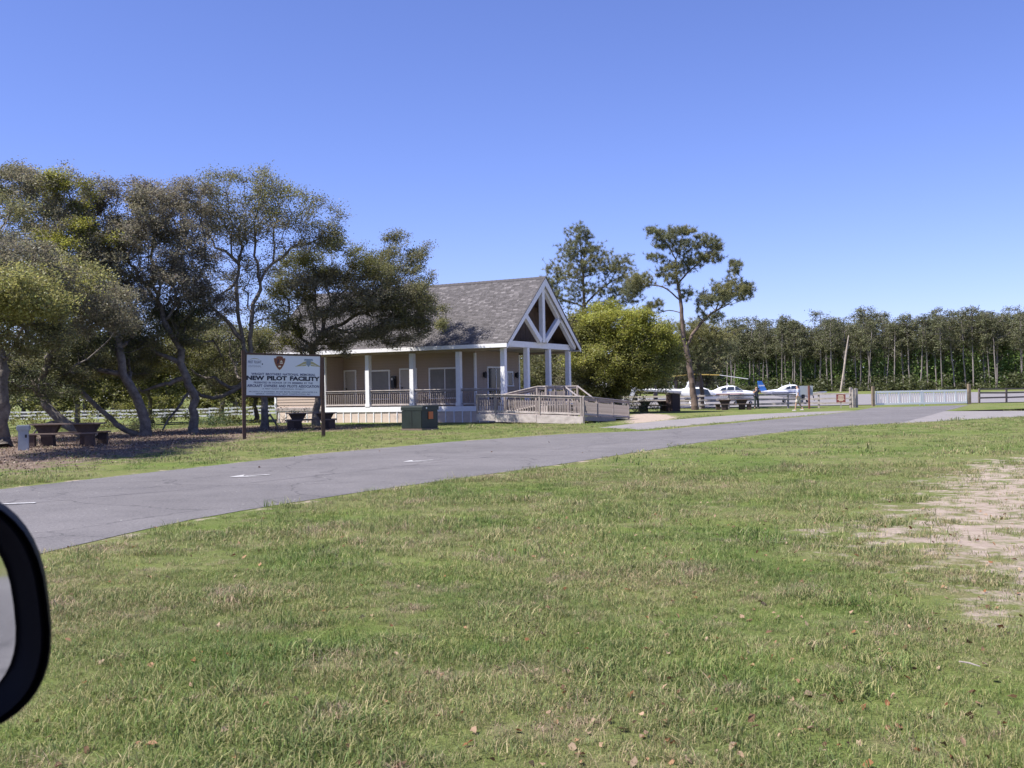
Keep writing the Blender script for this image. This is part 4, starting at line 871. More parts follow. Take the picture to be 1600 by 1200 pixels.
# undergrowth of the forest, one mass
def mass(name, n, posfn, ln, wd, label, cat, m=MLEAF):
    C, T = posfn(n); V, Q, T = leaf_quads(C, T, ln, wd); o = link(name, npmesh(name, V, quads=Q, m=m, tint=T)); return tag(o, label, cat, kind='stuff')
def under(n):
    k = 1000; f = R.uniform(-0.03, 1.03, k); dp = R.uniform(-1.5, 1, k)**1*1.0; dp = np.where(R.rand(k) < 0.20, R.uniform(-3.5, 0.9, k), np.where(R.rand(k) < 0.6, R.uniform(1.3, 9, k), R.uniform(9, 30, k)))
    front = dp < 1.2; h = np.where(front, R.uniform(0.3, 2.6, k)**1.2, R.uniform(2.5, 9.0, k)); w_ = np.where(front, R.uniform(0.8, 1.8, k), R.uniform(1.2, 2.6, k))
    col = np.where(front[:, None], np.array([0.095,0.108,0.047]), np.array([0.165,0.245,0.070]))*R.uniform(0.6, 1.35, (k, 1))
    ix = R.randint(0, k, n); q = np.array(FA)[None]+np.array(FB-FA)[None]*f[ix, None]+np.array(nrm)[None]*dp[ix, None]
    z = terrain(q[:, 0], q[:, 1])
    zz = np.abs(R.uniform(0, 1, n))*h[ix]; u = R.normal(0, 0.55, (n, 2))*w_[ix, None]
    return np.concatenate([q+u, (z+zz+0.1)[:, None]], 1), col[ix]*R.uniform(0.7, 1.3, (n, 1))
mass('undergrowth', 84000, under, 0.50, 0.34, 'green understory of shrubs and saplings filling the far pine forest', 'undergrowth')
def backwood(n):
    f = R.uniform(-0.25, 1.3, n); q = np.array(FA)[None]+np.array(FB-FA)[None]*f[:, None]+np.array(nrm)[None]*R.uniform(46, 60, n)[:, None]
    return np.concatenate([q, R.uniform(0.2, 12.0, n)[:, None]], 1), np.tile([0.11,0.15,0.06], (n, 1))*R.uniform(0.6, 1.3, (n, 1))
mass('woods', 30000, backwood, 1.3, 0.8, 'solid dark woods behind the front rows of forest pines', 'woods')
# far trees beyond the left fence
def far_variant(seed, tint):
    global R
    R = np.random.RandomState(seed); root = bpy.data.objects.new('broadleaf_tree', None); COL.objects.link(root); root['category'] = 'tree'
    t = Tree((0,0,-0.2)); t.limb([(0.1,0,1.0),(0.0,0.1,2.2),(0.2,0,3.4)], step=0.8)
    T, C = [], []
    for k in range(16):
        c = np.array([R.uniform(-2.6,2.6), R.uniform(-2.4,2.4), R.uniform(1.2,6.2)]); m_ = 12
        T.append(c+R.normal(0, 0.42, (m_, 3))); C.append(np.tile(tint*R.uniform(0.7,1.3), (m_, 1)))
    t.grow(np.concatenate(T), np.concatenate(C), step=0.9); t.wood(0.22, 0.02, 'trunk', MBARK, root, (0,0,0), sides=5)
    crown([t.p[i] for i in t.tips], t.tip_tint, 18, 0.34, 0.34, 0.22, 'crown', MLEAF, root, (0,0,0)); return root
fv = [far_variant(300, OF*0.75), far_variant(301, OLD), far_variant(302, mixc(FLUSH,OLD,0.35)*0.8)]
R = np.random.RandomState(9); used = set()
kindname = ('olive broadleaf tree beyond the white fence on the left', 'dark broadleaf tree beyond the white fence on the left', 'yellow-green broadleaf tree beyond the white fence on the left')
spots = [(px, D, k, s) for px, D, k, s in zip(np.linspace(-60, 560, 27), R.uniform(122, 150, 27), R.randint(0, 3, 27), R.uniform(0.85, 1.35, 27))]
spots += [(248,120,2,0.62), (268,121,2,0.55), (215,122,2,0.6)]
spots += [(px, D, k, s) for px, D, k, s in zip(np.linspace(600, 1090, 16), R.uniform(118, 140, 16), R.randint(0, 2, 16), R.uniform(0.9, 1.3, 16))]
for px, D, k, s in spots:
    q = P(px, 640, D); loc = (q.x, q.y, tz(q.x, q.y)); lab = kindname[k] if px < 600 else ('olive','dark','yellow-green')[k]+' broadleaf tree far behind the pavilion'
    if k not in used: used.add(k); v = fv[k]; v.location = loc; v.scale = (s,)*3; v['label'] = lab
    else: v = copy_thing(fv[k], loc, R.uniform(0, 6.28), lab, (s,)*3)
    v['group'] = 'far trees beyond the left fence' if px < 600 else 'far trees behind the pavilion'
# low shrubs near the ramp end and under the oaks
def shrub(px, py, D, w_, h, n, tint, label, ln=0.10):
    b = np.array(P(px, py, D)); b[2] = tz(b[0], b[1]); root = thing('shrub', label, 'shrub', tuple(b)); t = Tree(b)
    T = b+np.abs(R.normal(0, 1, (n, 3)))*np.array([0,0,h*0.5])+R.normal(0, 1, (n, 3))*np.array([w_*0.4, w_*0.3, 0.06])+np.array([0,0,0.12])
    t.grow(T, np.tile(tint, (n, 1)), step=0.3); t.wood(0.03, 0.006, 'stem', MBARK, root, b, sides=5, flare=0)
    crown([t.p[i] for i in t.tips], t.tip_tint, 22, 0.11, ln, ln*0.55, 'crown', MLEAF, root, b)
shrub(995, 644, 75, 1.8, 0.9, 60, OF*0.8, 'low green shrub at the lower end of the ramp')
shrub(968, 646, 78, 1.6, 1.5, 60, OF*0.7, 'taller olive shrub behind the ramp railing')
shrub(333, 660, 58, 1.7, 0.45, 50, np.array([0.05,0.085,0.03]), 'low green plant on the lawn behind the oak stems')
shrub(220, 668, 50, 1.3, 0.5, 36, DEEP, 'small dark sprouts at the foot of the many-stemmed oak')
shrub(60, 668, 55, 2.6, 1.8, 90, OF*0.8, 'yellow-olive bush behind the first picnic table', 0.13)
shrub(170, 666, 58, 2.6, 1.9, 90, OF*0.7, 'olive bush behind the leaning stems of the left oaks', 0.13)
shrub(262, 662, 66, 2.4, 1.5, 80, mixc(FLUSH,OLD,0.3), 'bright yellow-green bush before the white fence', 0.13)
shrub(352, 664, 60, 2.2, 1.4, 70, OF*0.6, 'olive bush left of the sign post, behind the tall oak', 0.13)
shrub(452, 668, 56, 1.2, 0.9, 18, GREY, 'thin bare sprouts before the cream wall behind the sign')
# ---------------------------------------------------------------- fences and gate
MRAIL = mat('grey_fence_wood', (0.42,0.375,0.34), 0.9, col2=(0.22,0.19,0.17), scale=2.5, bump=0.3, stretch=(1,1,3))
MRAILD = mat('shaded_fence_wood', (0.16,0.13,0.115), 0.9, var=0.4, scale=2.5)  # fence wood darkened so the colour carries the shade of its front faces
MRAILW = mat('whitewashed_rail', (0.66,0.64,0.62), 0.8, var=0.2, scale=2)
MPOSTL = mat('tan_gate_post', (0.27,0.205,0.145), 0.9, var=0.4, scale=3)
MGATE = mat('white_gate_paint', (0.80,0.80,0.81), 0.5, var=0.04)
def fence(name, label, p, q, m, bay=2.4, h=1.15, zs=(0.35,0.70,1.05), rh=0.13, flush=False):
    p, q = Vector((p.x,p.y,0)), Vector((q.x,q.y,0)); d = q-p; L = d.length; n = max(1, round(L/bay)); a = math.atan2(d.y, d.x)
    root = thing(name, label, 'fence', (p.x,p.y,tz(p.x,p.y)), 0)
    pm_ = MB().box((0,0,h/2-0.15), (0.13,0.13,h+0.3)).mesh('fence_post', m)
    for i in range(n+1):
        c = p+d*(i/n); c.z = tz(c.x, c.y); o = link('fence_post', pm_, root, c-Vector(root.location)); o.rotation_euler = (0,R.normal(0,.015),a)
    rm = MB().box((0,0,0), (L/n+0.08,0.045,rh)).mesh('fence_rail', m); nv = Vector((d.y,-d.x,0)).normalized()*0.088
    for i in range(n):
        c = p+d*((i+0.5)/n); c.z = tz(c.x, c.y)
        for z in zs:
            o = link('fence_rail', rm, root, c-Vector(root.location)+nv*(1 if i%2 else 1.02)+Vector((0,0,z+R.normal(0,.012)))); o.rotation_euler = (0,R.normal(0,.008),a)
    return root
fence('rail_fence', 'long white three-rail fence far off behind the left oaks', P(-90,640,112), P(640,640,112), MRAILW, h=1.05, zs=(0.25,0.6,0.95), rh=0.17)
fence('rail_fence', 'weathered grey rail fence between the lawn and the parked aircraft', P(925,640,88.5), P(1329,640,79.5), MRAIL, bay=2.3)
fence('rail_fence', 'weathered rail fence right of the white gate', P(1530,632,88.5), P(1850,632,95), MRAILD, bay=2.9, h=1.25, zs=(0.45,0.85,1.17))
def post(px, py, D, h, w_, m, label, name='gate_post', cat='post', grp=None):
    p = P(px, py, D); o = MB().box((0,0,h/2-0.2), (w_,w_,h+0.4)).box((0,0,h+0.015), (w_*0.7,w_*0.7,0.03)).build(name, m, None, (p.x,p.y,0), (0,0,0.2)); return tag(o, label, cat, grp)
post(1364.5, 638, 83.4, 1.55, 0.20, MPOSTL, 'tan wooden post at the left end of the white gate')
post(1514.5, 632, 85.3, 1.62, 0.22, MPOSTL, 'tan wooden post at the right end of the white gate')
post(1330, 637.5, 79.6, 1.5, 0.20, MRAIL, 'leftmost of three grey posts at the fence end by the red notice')
post(1333.8, 637.5, 79.3, 1.35, 0.17, MRAIL, 'middle of three grey posts at the fence end by the red notice')
post(1338, 637.5, 79.6, 1.42, 0.19, MRAIL, 'rightmost of three grey posts at the fence end by the red notice')
a, b = P(1368.5,635,83.6), P(1511,630.5,85.2); a.z = b.z = 0; d = b-a; L = d.length
gate = thing('white_gate', 'long white double metal gate of upright bars across the road', 'gate', a, math.atan2(d.y, d.x))
for z, h in ((0.16,0.15),(1.12,0.15)): 
    for x0, x1 in ((0,L/2-0.02),(L/2+0.02,L)): MB().box2((x0,-0.035,z-h/2), (x1,0.035,z+h/2)).build('gate_rail', MGATE, gate)
st = MB().box((0,0,0.64), (0.11,0.06,0.83)).mesh('gate_stile', MGATE); bar_ = MB().box((0,0,0.64), (0.032,0.03,0.83)).mesh('gate_bar', MGATE)
for x in list(np.linspace(0.06, L/2-0.08, 5))+list(np.linspace(L/2+0.08, L-0.06, 5)): link('gate_stile', st, gate, (x,0,0))
for x in np.arange(0.25, L-0.1, 0.21): link('gate_bar', bar_, gate, (x,0,0))
for x in (L/2-0.2, L/2+0.2): MB().box2((x-0.03,-0.03,0.0), (x+0.03,0.03,0.10)).build('drop_bolt', MGATE, gate)

# ---------------------------------------------------------------- small signs
MRED = mat('brown_red_sign', (0.20,0.045,0.035), 0.6, var=0.15); MREDP = mat('red_brown_post', (0.22,0.085,0.065), 0.85, var=0.3)
MALU = mat('grey_sign_back', (0.40,0.42,0.45), 0.5, var=0.08, metal=0.0)
p = P(1264.5,638,78); s1 = thing('notice_board', 'grey sheet sign seen from behind on a thin red-brown post', 'sign', (p.x,p.y,0), 0.06)
MB().box((0,0,0.83), (0.12,0.10,1.75)).build('post', MREDP, s1); MB().box2((-0.68,0.055,1.02), (0.32,0.075,1.70)).build('sign_plate', MALU, s1)
p = P(1314,636,78.9); s2 = thing('notice_sign', 'small brown-red notice with white lines fixed to the rail fence', 'sign', (p.x,p.y,0), -0.2)
MB().box2((-0.33,-0.10,0.42), (0.33,-0.08,1.02)).build('sign_plate', MRED, s2)
for i, w_ in enumerate((0.36,0.44,0.42,0.48,0.30)): MB().box2((-w_/2,-0.104,0.90-i*0.095), (w_/2,-0.101,0.945-i*0.095)).build('text_line', MCREAM, s2)
MB().box2((-0.04,-0.078,-0.1), (0.04,-0.02,1.02)).build('post', MRAIL, s2)

# ---------------------------------------------------------------- aircraft
MAC = mat('white_aircraft_paint', (0.80,0.80,0.79), 0.35, var=0.04, scale=2); MBLUE = mat('blue_tail_paint', (0.045,0.22,0.62), 0.4, var=0.08)
MWIN = mat('cockpit_glass', (0.035,0.045,0.055), 0.08, spec=0.8); MRUB = mat('tyre_rubber', (0.02,0.02,0.02), 0.85); MMET = mat('bare_metal', (0.45,0.45,0.46), 0.35, metal=0.7)
MSTR = mat('maroon_stripe', (0.24,0.06,0.055), 0.45); MYEL = mat('yellow_blade', (0.75,0.52,0.14), 0.5, var=0.1); MNAVY = mat('navy_letter', (0.03,0.04,0.12), 0.5)
def loft(st, n=14, pw=2.4):
    rings = []
    for x, zc, w_, h in st:
        r = []
        for k in range(n):
            a = 2*math.pi*k/n; c, s = math.cos(a), math.sin(a)
            r.append(Vector((x, math.copysign(abs(c)**(2/pw), c)*w_/2, zc+math.copysign(abs(s)**(2/pw), s)*h/2)))
        rings.append(r)
    return MB().rings(rings)
def wheel(parent, x, y, z, r=0.2):
    t = MB().tube([(x,y-0.08,z),(x,y+0.08,z)], r, 14).build('wheel', MRUB, parent, smooth=True); MB().tube([(x,y-0.085,z),(x,y+0.085,z)], r*0.45, 10).build('hub', MMET, t)
def wing(parent, name, m, root_x, chord, tip_x, tip_ch, y0, y1, z0, z1, th=0.13):
    b = MB(); rings = []
    for x, c, y, z, t_ in ((root_x,chord,y0,z0,th),(tip_x,tip_ch,y1,z1,th*0.7)):
        rings.append([Vector((x+c*f, y, z+t_*g)) for f, g in ((0.5,0),(0.42,0.42),(0.2,0.55),(-0.2,0.35),(-0.5,0.03),(-0.2,-0.25),(0.2,-0.42),(0.42,-0.35))])
    return b.rings(rings).build(name, m, parent, smooth=True)
def airplane(label, loc, rz, tailmat, trim):
    A = thing('airplane', label, 'airplane', loc, rz, 'light airplanes parked behind the fence')
    loft([(-4.35,1.35,0.10,0.25),(-3.4,1.28,0.34,0.48),(-2.2,1.22,0.70,0.80),(-1.2,1.18,1.05,1.05),(0.2,1.15,1.14,1.12),(1.3,1.12,1.10,1.02),(2.2,1.08,0.95,0.85),(2.65,1.05,0.62,0.60),(2.75,1.05,0.35,0.35)], 16).build('fuselage', MAC, A, smooth=True)
    cab = loft([(-1.75,1.62,0.55,0.15),(-1.15,1.66,0.92,0.62),(-0.5,1.70,1.02,0.86),(0.25,1.70,1.02,0.88),(0.62,1.66,1.00,0.72),(1.25,1.52,0.92,0.16)], 16, 3.0).build('cabin', MAC, A, smooth=True)
    for sg in (-1, 1):
        for x0, x1, z1a, z1b in ((-1.25,-0.65,1.84,1.98),(-0.55,0.22,2.0,2.0)):
            y = sg*0.535
            MB().prism([(x0,y,1.62),(x1,y,1.62),(x1,y*0.88,z1b),(x0+0.1,y*0.88,z1a)], 1, (0,sg*0.02,0)).build('side_window', MWIN, cab)
        MB().prism([(0.34,sg*0.535,1.62),(1.12,sg*0.50,1.60),(0.55,sg*0.44,2.0),(0.34,sg*0.47,2.02)], 1, (0,sg*0.02,0)).build('windshield', MWIN, cab)
        wing(A, 'wing', MAC, 0.35, 1.65, 0.25, 1.25, sg*0.5, sg*4.8, 0.86, 1.22, 0.2)
        wing(A, 'tailplane', MAC, -3.95, 0.8, -4.0, 0.7, sg*0.1, sg*1.6, 1.38, 1.40, 0.09)
        MB().tube([(0.05,sg*1.5,0.9),(0.05,sg*1.52,0.22)], 0.055, 8).build('gear_leg', MMET, A); wheel(A, 0.05, sg*1.52, 0.2)
        MB().box2((-3.2,sg*0.585-0.012 if sg > 0 else -0.59,1.16), (2.3,sg*0.59 if sg > 0 else -0.575,1.26)).build('stripe', trim, A)
    MB().prism([(-4.55,-0.04,1.40),(-3.45,-0.04,1.48),(-4.15,-0.04,2.62),(-4.72,-0.04,2.62)], 1, (0,0.08,0)).build('tail_fin', tailmat, A, bevel=0.02)
    MB().tube([(2.1,0,0.8),(2.15,0,0.22)], 0.05, 8).build('gear_leg', MMET, A); wheel(A, 2.15, 0, 0.19, 0.18)
    pr = MB().tube([(2.74,0,1.05),(2.95,0,1.05),(3.08,0,1.05)], [0.16,0.12,0.02], 10).build('spinner', MAC, A, smooth=True)
    MB().bar((2.86,-0.35,0.2), (2.86,0.35,1.9), 0.03, 0.12).build('propeller_blade', MBLACK, pr)
    for x in (-1.3, -0.2): MB().bar((x,0,2.05 if x > -1 else 1.85), (x-0.15,0,2.42 if x > -1 else 2.2), 0.02, 0.05).build('antenna', MAC, A)
    return A
p = P(1142,636,100.5); a1 = airplane('white low-wing airplane with maroon stripe parked behind the picnic table', (p.x,p.y,tz(p.x,p.y)+0.05), math.radians(6), MAC, MSTR); a1.scale = (0.9,0.9,0.86)
p = P(1238,636,107); a2 = airplane('white airplane with a blue tail parked behind the two men', (p.x,p.y,tz(p.x,p.y)+0.05), math.radians(24), MBLUE, MNAVY); a2.scale = (0.9,0.9,0.86)
MB().box2((-4.58,-0.055,2.0), (-3.8,0.055,2.16)).build('tail_band', MAC, a2)
p = P(1082,636,94); HC = thing('helicopter', 'small white helicopter with a tall mast parked behind the forked pine', 'helicopter', (p.x,p.y,0.05), math.radians(4))
body = loft([(-1.15,1.42,0.30,0.5),(-0.6,1.30,0.85,1.05),(0.1,1.20,1.22,1.42),(0.9,1.15,1.28,1.45),(1.55,1.05,1.10,1.15),(2.0,0.95,0.72,0.72),(2.25,0.90,0.25,0.25)], 16, 2.6).build('cabin', MAC, HC, smooth=True)
for sg in (-1, 1):
    MB().prism([(0.75,sg*0.635,1.15),(1.55,sg*0.565,1.10),(1.30,sg*0.50,1.62),(0.75,sg*0.57,1.74)], 1, (0,sg*0.03,0)).build('door_window', MWIN, body)
    MB().prism([(-0.05,sg*0.61,1.20),(0.60,sg*0.635,1.18),(0.60,sg*0.57,1.72),(0.05,sg*0.55,1.74)], 1, (0,sg*0.03,0)).build('door_window', MWIN, body)
    MB().tube([(-0.9,sg*0.95,0.06),(1.5,sg*0.95,0.06),(1.85,sg*0.95,0.18)], 0.045, 8).build('skid', MMET, HC)
    for x in (-0.35, 0.95): MB().tube([(x,sg*0.45,0.62),(x,sg*0.95,0.08)], 0.04, 6).build('skid_strut', MAC, HC)
MB().prism([(1.62,-0.40,1.18),(1.95,-0.28,1.08),(1.38,-0.36,1.72)], 1, (0,0.75,0)).build('windshield', MWIN, body)
loft([(-0.9,1.50,0.46,0.44),(-2.5,1.60,0.34,0.34),(-4.6,1.72,0.20,0.22),(-5.3,1.76,0.14,0.16)], 12, 2).build('tail_boom', MAC, HC, smooth=True)
MB().prism([(-5.0,-0.03,1.78),(-5.35,-0.03,2.55),(-5.65,-0.03,2.55),(-5.45,-0.03,1.72)], 1, (0,0.06,0)).prism([(-5.0,-0.03,1.70),(-5.45,-0.03,1.70),(-5.62,-0.03,0.95),(-5.38,-0.03,0.95)], 1, (0,0.06,0)).build('tail_fin', MAC, HC)
tr = MB().tube([(-5.35,-0.08,1.75),(-5.35,-0.25,1.75)], 0.05, 8).build('tail_rotor_hub', MMET, HC); MB().bar((-5.05,-0.25,2.4), (-5.65,-0.25,1.1), 0.02, 0.12).build('tail_rotor_blade', MAC, tr)
b_ = MB(); b_.rings([[Vector((x*w_+o, y*0.20, z)) for x, y in ((-1,-1),(0.8,-1),(1,0),(0.8,1),(-1,1))] for z, w_, o in ((1.75,0.50,-0.1),(2.3,0.28,-0.05),(2.85,0.20,0.0))]); b_.build('mast_fairing', MAC, HC)
mh = MB().tube([(0,0,2.85),(0,0,3.15)], 0.06, 8).build('rotor_hub', MMET, HC)
MB().bar((0.1,0,3.13), (2.4,-0.35,3.02), 0.24, 0.07).build('rotor_blade', MYEL, mh); MB().bar((2.4,-0.35,3.02), (4.9,-0.72,2.58), 0.24, 0.06).build('rotor_blade_tip', MAC, mh)
MB().bar((-0.1,0,3.13), (-4.9,0.72,2.62), 0.20, 0.03).build('rotor_blade', MYEL, mh)
MB().box2((-0.6,-0.4,0.45), (0.2,0.4,0.75)).build('engine', MBLACK, HC); MB().bar((-1.6,0,1.70), (-1.75,0,2.1), 0.02, 0.05).build('antenna', MAC, HC)
MB().box2((0.05,-0.66,0.72), (0.5,-0.635,0.98)).build('registration_mark', MNAVY, body); HC.scale = (1.0,0.92,0.92)

# ---------------------------------------------------------------- people
def skin(name, verts, edges, rad, m, parent, sub=2):
    me = bpy.data.meshes.new(name); me.from_pydata(verts, edges, []); me.update(); me.materials.append(m)
    o = link(name, me, parent); md = o.modifiers.new('skin', 'SKIN'); md.use_smooth_shade = True
    lay = me.skin_vertices[0] if me.skin_vertices else me.attributes and None
    for i, r in enumerate(rad):
        rr = r if hasattr(r, '__len__') else (r, r); me.skin_vertices[0].data[i].radius = rr
        me.skin_vertices[0].data[i].use_root = (i == 0)
    s_ = o.modifiers.new('sub', 'SUBSURF'); s_.levels = sub; s_.render_levels = sub; return o
MSKIN = mat('skin', (0.50,0.31,0.22), 0.6); MHAIR = mat('dark_hair', (0.03,0.022,0.018), 0.7); MSHOE = mat('dark_shoe', (0.05,0.045,0.045), 0.7); MSHOEW = mat('pale_shoe', (0.5,0.48,0.45), 0.7)
def person(label, loc, rz, J, shirt, pants, sleeves, legs, shoe, H=1.75):
    """J: joint positions; x = facing direction, y = to the left, z up"""
    root = thing('person', label, 'person', loc, rz)
    nm = ['pelvis','waist','chest','neck','head','crown','ls','le','lw','lh','rs','re','rw','rh','lhip','lk','la','lt','rhip','rk','ra','rt']
    V = [J[k] for k in nm]; ix = {k: i for i, k in enumerate(nm)}
    E = [('pelvis','waist'),('waist','chest'),('chest','neck'),('neck','head'),('head','crown'),('chest','ls'),('ls','le'),('le','lw'),('lw','lh'),('chest','rs'),('rs','re'),('re','rw'),('rw','rh'),('pelvis','lhip'),('lhip','lk'),('lk','la'),('la','lt'),('pelvis','rhip'),('rhip','rk'),('rk','ra'),('ra','rt')]
    rd = dict(pelvis=.125,waist=.115,chest=.135,neck=.055,head=.085,crown=.075,ls=.06,le=.042,lw=.03,lh=.035,rs=.06,re=.042,rw=.03,rh=.035,lhip=.085,lk=.058,la=.038,lt=.035,rhip=.085,rk=.058,ra=.038,rt=.035)
    skin('body', V, [(ix[a], ix[b]) for a, b in E], [rd[k] for k in nm], MSKIN, root)
    def part(name, ks, ed, ex, m): skin(name, [J[k] if isinstance(k, str) else k for k in ks], ed, ex, m, root)
    el = lambda a, b, f: tuple(J[a][i]+(J[b][i]-J[a][i])*f for i in range(3))
    part('shirt', ['waist','chest','ls',el('ls','le',sleeves),'rs',el('rs','re',sleeves),'pelvis'], [(0,1),(1,2),(2,3),(1,4),(4,5),(0,6)], [.145,.165,.085,.066,.085,.066,.15], shirt)
    f = legs
    lk = el('lk','la',f-1) if f > 1 else el('lhip','lk',f); rk = el('rk','ra',f-1) if f > 1 else el('rhip','rk',f)
    if f > 1: part('trousers', ['pelvis','lhip','lk',lk,'rhip','rk',rk], [(0,1),(1,2),(2,3),(0,4),(4,5),(5,6)], [.145,.105,.08,.068,.105,.08,.068], pants)
    else: part('shorts', ['pelvis','lhip',lk,'rhip',rk], [(0,1),(1,2),(0,3),(3,4)], [.15,.112,.10,.112,.10], pants)
    h = J['crown']; part('hair', [(h[0]-.03,h[1],h[2]-0.03),(h[0]-.015,h[1],h[2]+0.03)], [(0,1)], [.092,.07], MHAIR)
    for a, t_ in (('la','lt'),('ra','rt')):
        x, y, z = J[a]; MB().box((x+0.07,y,z-0.035), (0.27,0.095,0.09)).build('shoe', shoe, root, bevel=0.02)
    hd = J['head']; part('nose', [(hd[0]+.085,hd[1],hd[2]),(hd[0]+.10,hd[1],hd[2]-.025)], [(0,1)], [.012,.016], MSKIN)
    return root
MSH1 = mat('charcoal_shirt', (0.055,0.06,0.08), 0.85, var=0.2); MTR1 = mat('dark_green_trousers', (0.045,0.055,0.05), 0.85, var=0.2)
MSH2 = mat('light_blue_shirt', (0.50,0.53,0.66), 0.85, var=0.1); MTR2 = mat('khaki_shorts', (0.62,0.54,0.46), 0.85, var=0.1)
J1 = dict(pelvis=(0,0,.95),waist=(0,0,1.10),chest=(.01,0,1.36),neck=(.02,0,1.50),head=(.05,0,1.61),crown=(.05,0,1.68),
    ls=(0,.20,1.42),le=(.12,.33,1.20),lw=(.30,.17,1.40),lh=(.33,.10,1.48),rs=(0,-.20,1.42),re=(.14,-.32,1.20),rw=(.30,-.16,1.40),rh=(.33,-.09,1.48),
    lhip=(0,.10,.90),lk=(.03,.14,.49),la=(0,.17,.09),lt=(.12,.18,.05),rhip=(0,-.10,.90),rk=(.05,-.13,.49),ra=(.03,-.16,.09),rt=(.15,-.17,.05))
p = P(1182,638.6,81.0); pe = person('man in dark shirt and trousers standing with both hands raised to his face', (p.x,p.y,0), math.radians(-75), J1, MSH1, MTR1, 0.55, 1.92, MSHOE)
MB().box((0.36,0,1.56), (0.07,0.13,0.09)).build('camera', MBLACK, pe, bevel=0.01)
J2 = dict(pelvis=(0,0,.95),waist=(.01,0,1.10),chest=(.03,0,1.36),neck=(.05,0,1.50),head=(.08,0,1.61),crown=(.08,0,1.68),
    ls=(.02,.20,1.42),le=(-.06,.24,1.15),lw=(.06,.24,.93),lh=(.10,.22,.85),rs=(.02,-.20,1.42),re=(.0,-.25,1.14),rw=(.14,-.22,.94),rh=(.19,-.20,.87),
    lhip=(0,.10,.90),lk=(.14,.10,.50),la=(.20,.10,.09),lt=(.32,.10,.06),rhip=(0,-.10,.90),rk=(-.04,-.10,.48),ra=(-.26,-.10,.13),rt=(-.16,-.10,.05))
p = P(1248,643.5,70.5); person('man in light blue shirt and khaki shorts walking by the red-brown post', (p.x,p.y,0), math.radians(150), J2, MSH2, MTR2, 0.75, 0.92, MSHOEW)
q = MB().box((0,0,0), (0.22,0.10,0.26)).build('shoulder_bag', MBLACK, None, (p.x+0.30,p.y-0.05,0.98), (0,0,0.3), bevel=0.02); tag(q, 'small black bag hanging at the hip of the man in shorts', 'bag')

# ---------------------------------------------------------------- the car we look out of: door and mirror
MCARP = mat('black_mirror_shell', (0.006,0.005,0.006), 0.55, spec=0.12); MMIR = mat('mirror_glass', (0.82,0.84,0.84), 0.03, metal=1.0); MDOORP = mat('dark_car_paint', (0.03,0.012,0.02), 0.3)
c = P(-150,962,0.86); CAR = thing('car_door', 'black car door with its wing mirror close up at the left edge', 'car', (c.x, c.y, 0.0))
mz = c.z; face = Vector((0.44,-0.90,0.0)).normalized(); yaw = math.atan2(face.y, face.x)+math.pi/2    # local -y faces the driver
def se(a, w_, h, pw=3.2, sk=0.0):
    c_, s_ = math.cos(a), math.sin(a); x = math.copysign(abs(c_)**(2/pw), c_)*w_; z = math.copysign(abs(s_)**(2/pw), s_)*h
    return x+sk*z, z
prof = [(0.000,0.96,0.96),(-0.012,0.985,0.985),(-0.004,1.0,1.0),(0.02,1.01,1.01),(0.05,0.97,0.97),(0.09,0.80,0.82),(0.115,0.5,0.55),(0.125,0.2,0.2)]
HWM, HHM = 0.108, 0.106
mh_ = MB(); inner = [(0.004,0.71,0.74),(0.003,0.76,0.79),(-0.010,0.85,0.885),(-0.013,0.92,0.94)]
rings = [[Vector((se(2*math.pi*k/48, HWM*a, HHM*b, 2.7, -0.10)[0], y, se(2*math.pi*k/48, HWM*a, HHM*b, 2.7, -0.10)[1])) for k in range(48)] for y, a, b in inner+prof]
mh_.rings(rings); hs = mh_.build('mirror_shell', MCARP, CAR, (0,0,mz), (0,0,yaw), smooth=True)
gl = [Vector((se(2*math.pi*k/48, HWM*0.745, HHM*0.775, 2.7, -0.10)[0], -0.0005, se(2*math.pi*k/48, HWM*0.745, HHM*0.775, 2.7, -0.10)[1])) for k in range(48)]
MB().prism(gl, 1, (0,0.002,0)).build('mirror_glass', MMIR, hs)
MB().tube([(-0.02,0.03,mz-0.03),(-0.22,-0.06,mz-0.06),(-0.34,-0.24,mz-0.08)], [0.035,0.04,0.05], 12).build('mirror_arm', MCARP, CAR, smooth=True)
MB().box2((-1.1,-0.34,0.32), (1.9,-0.20,1.08)).box2((-0.45,-0.34,1.08),(-0.22,-0.20,mz-0.04)).build('door_panel', MDOORP, CAR, bevel=0.02)
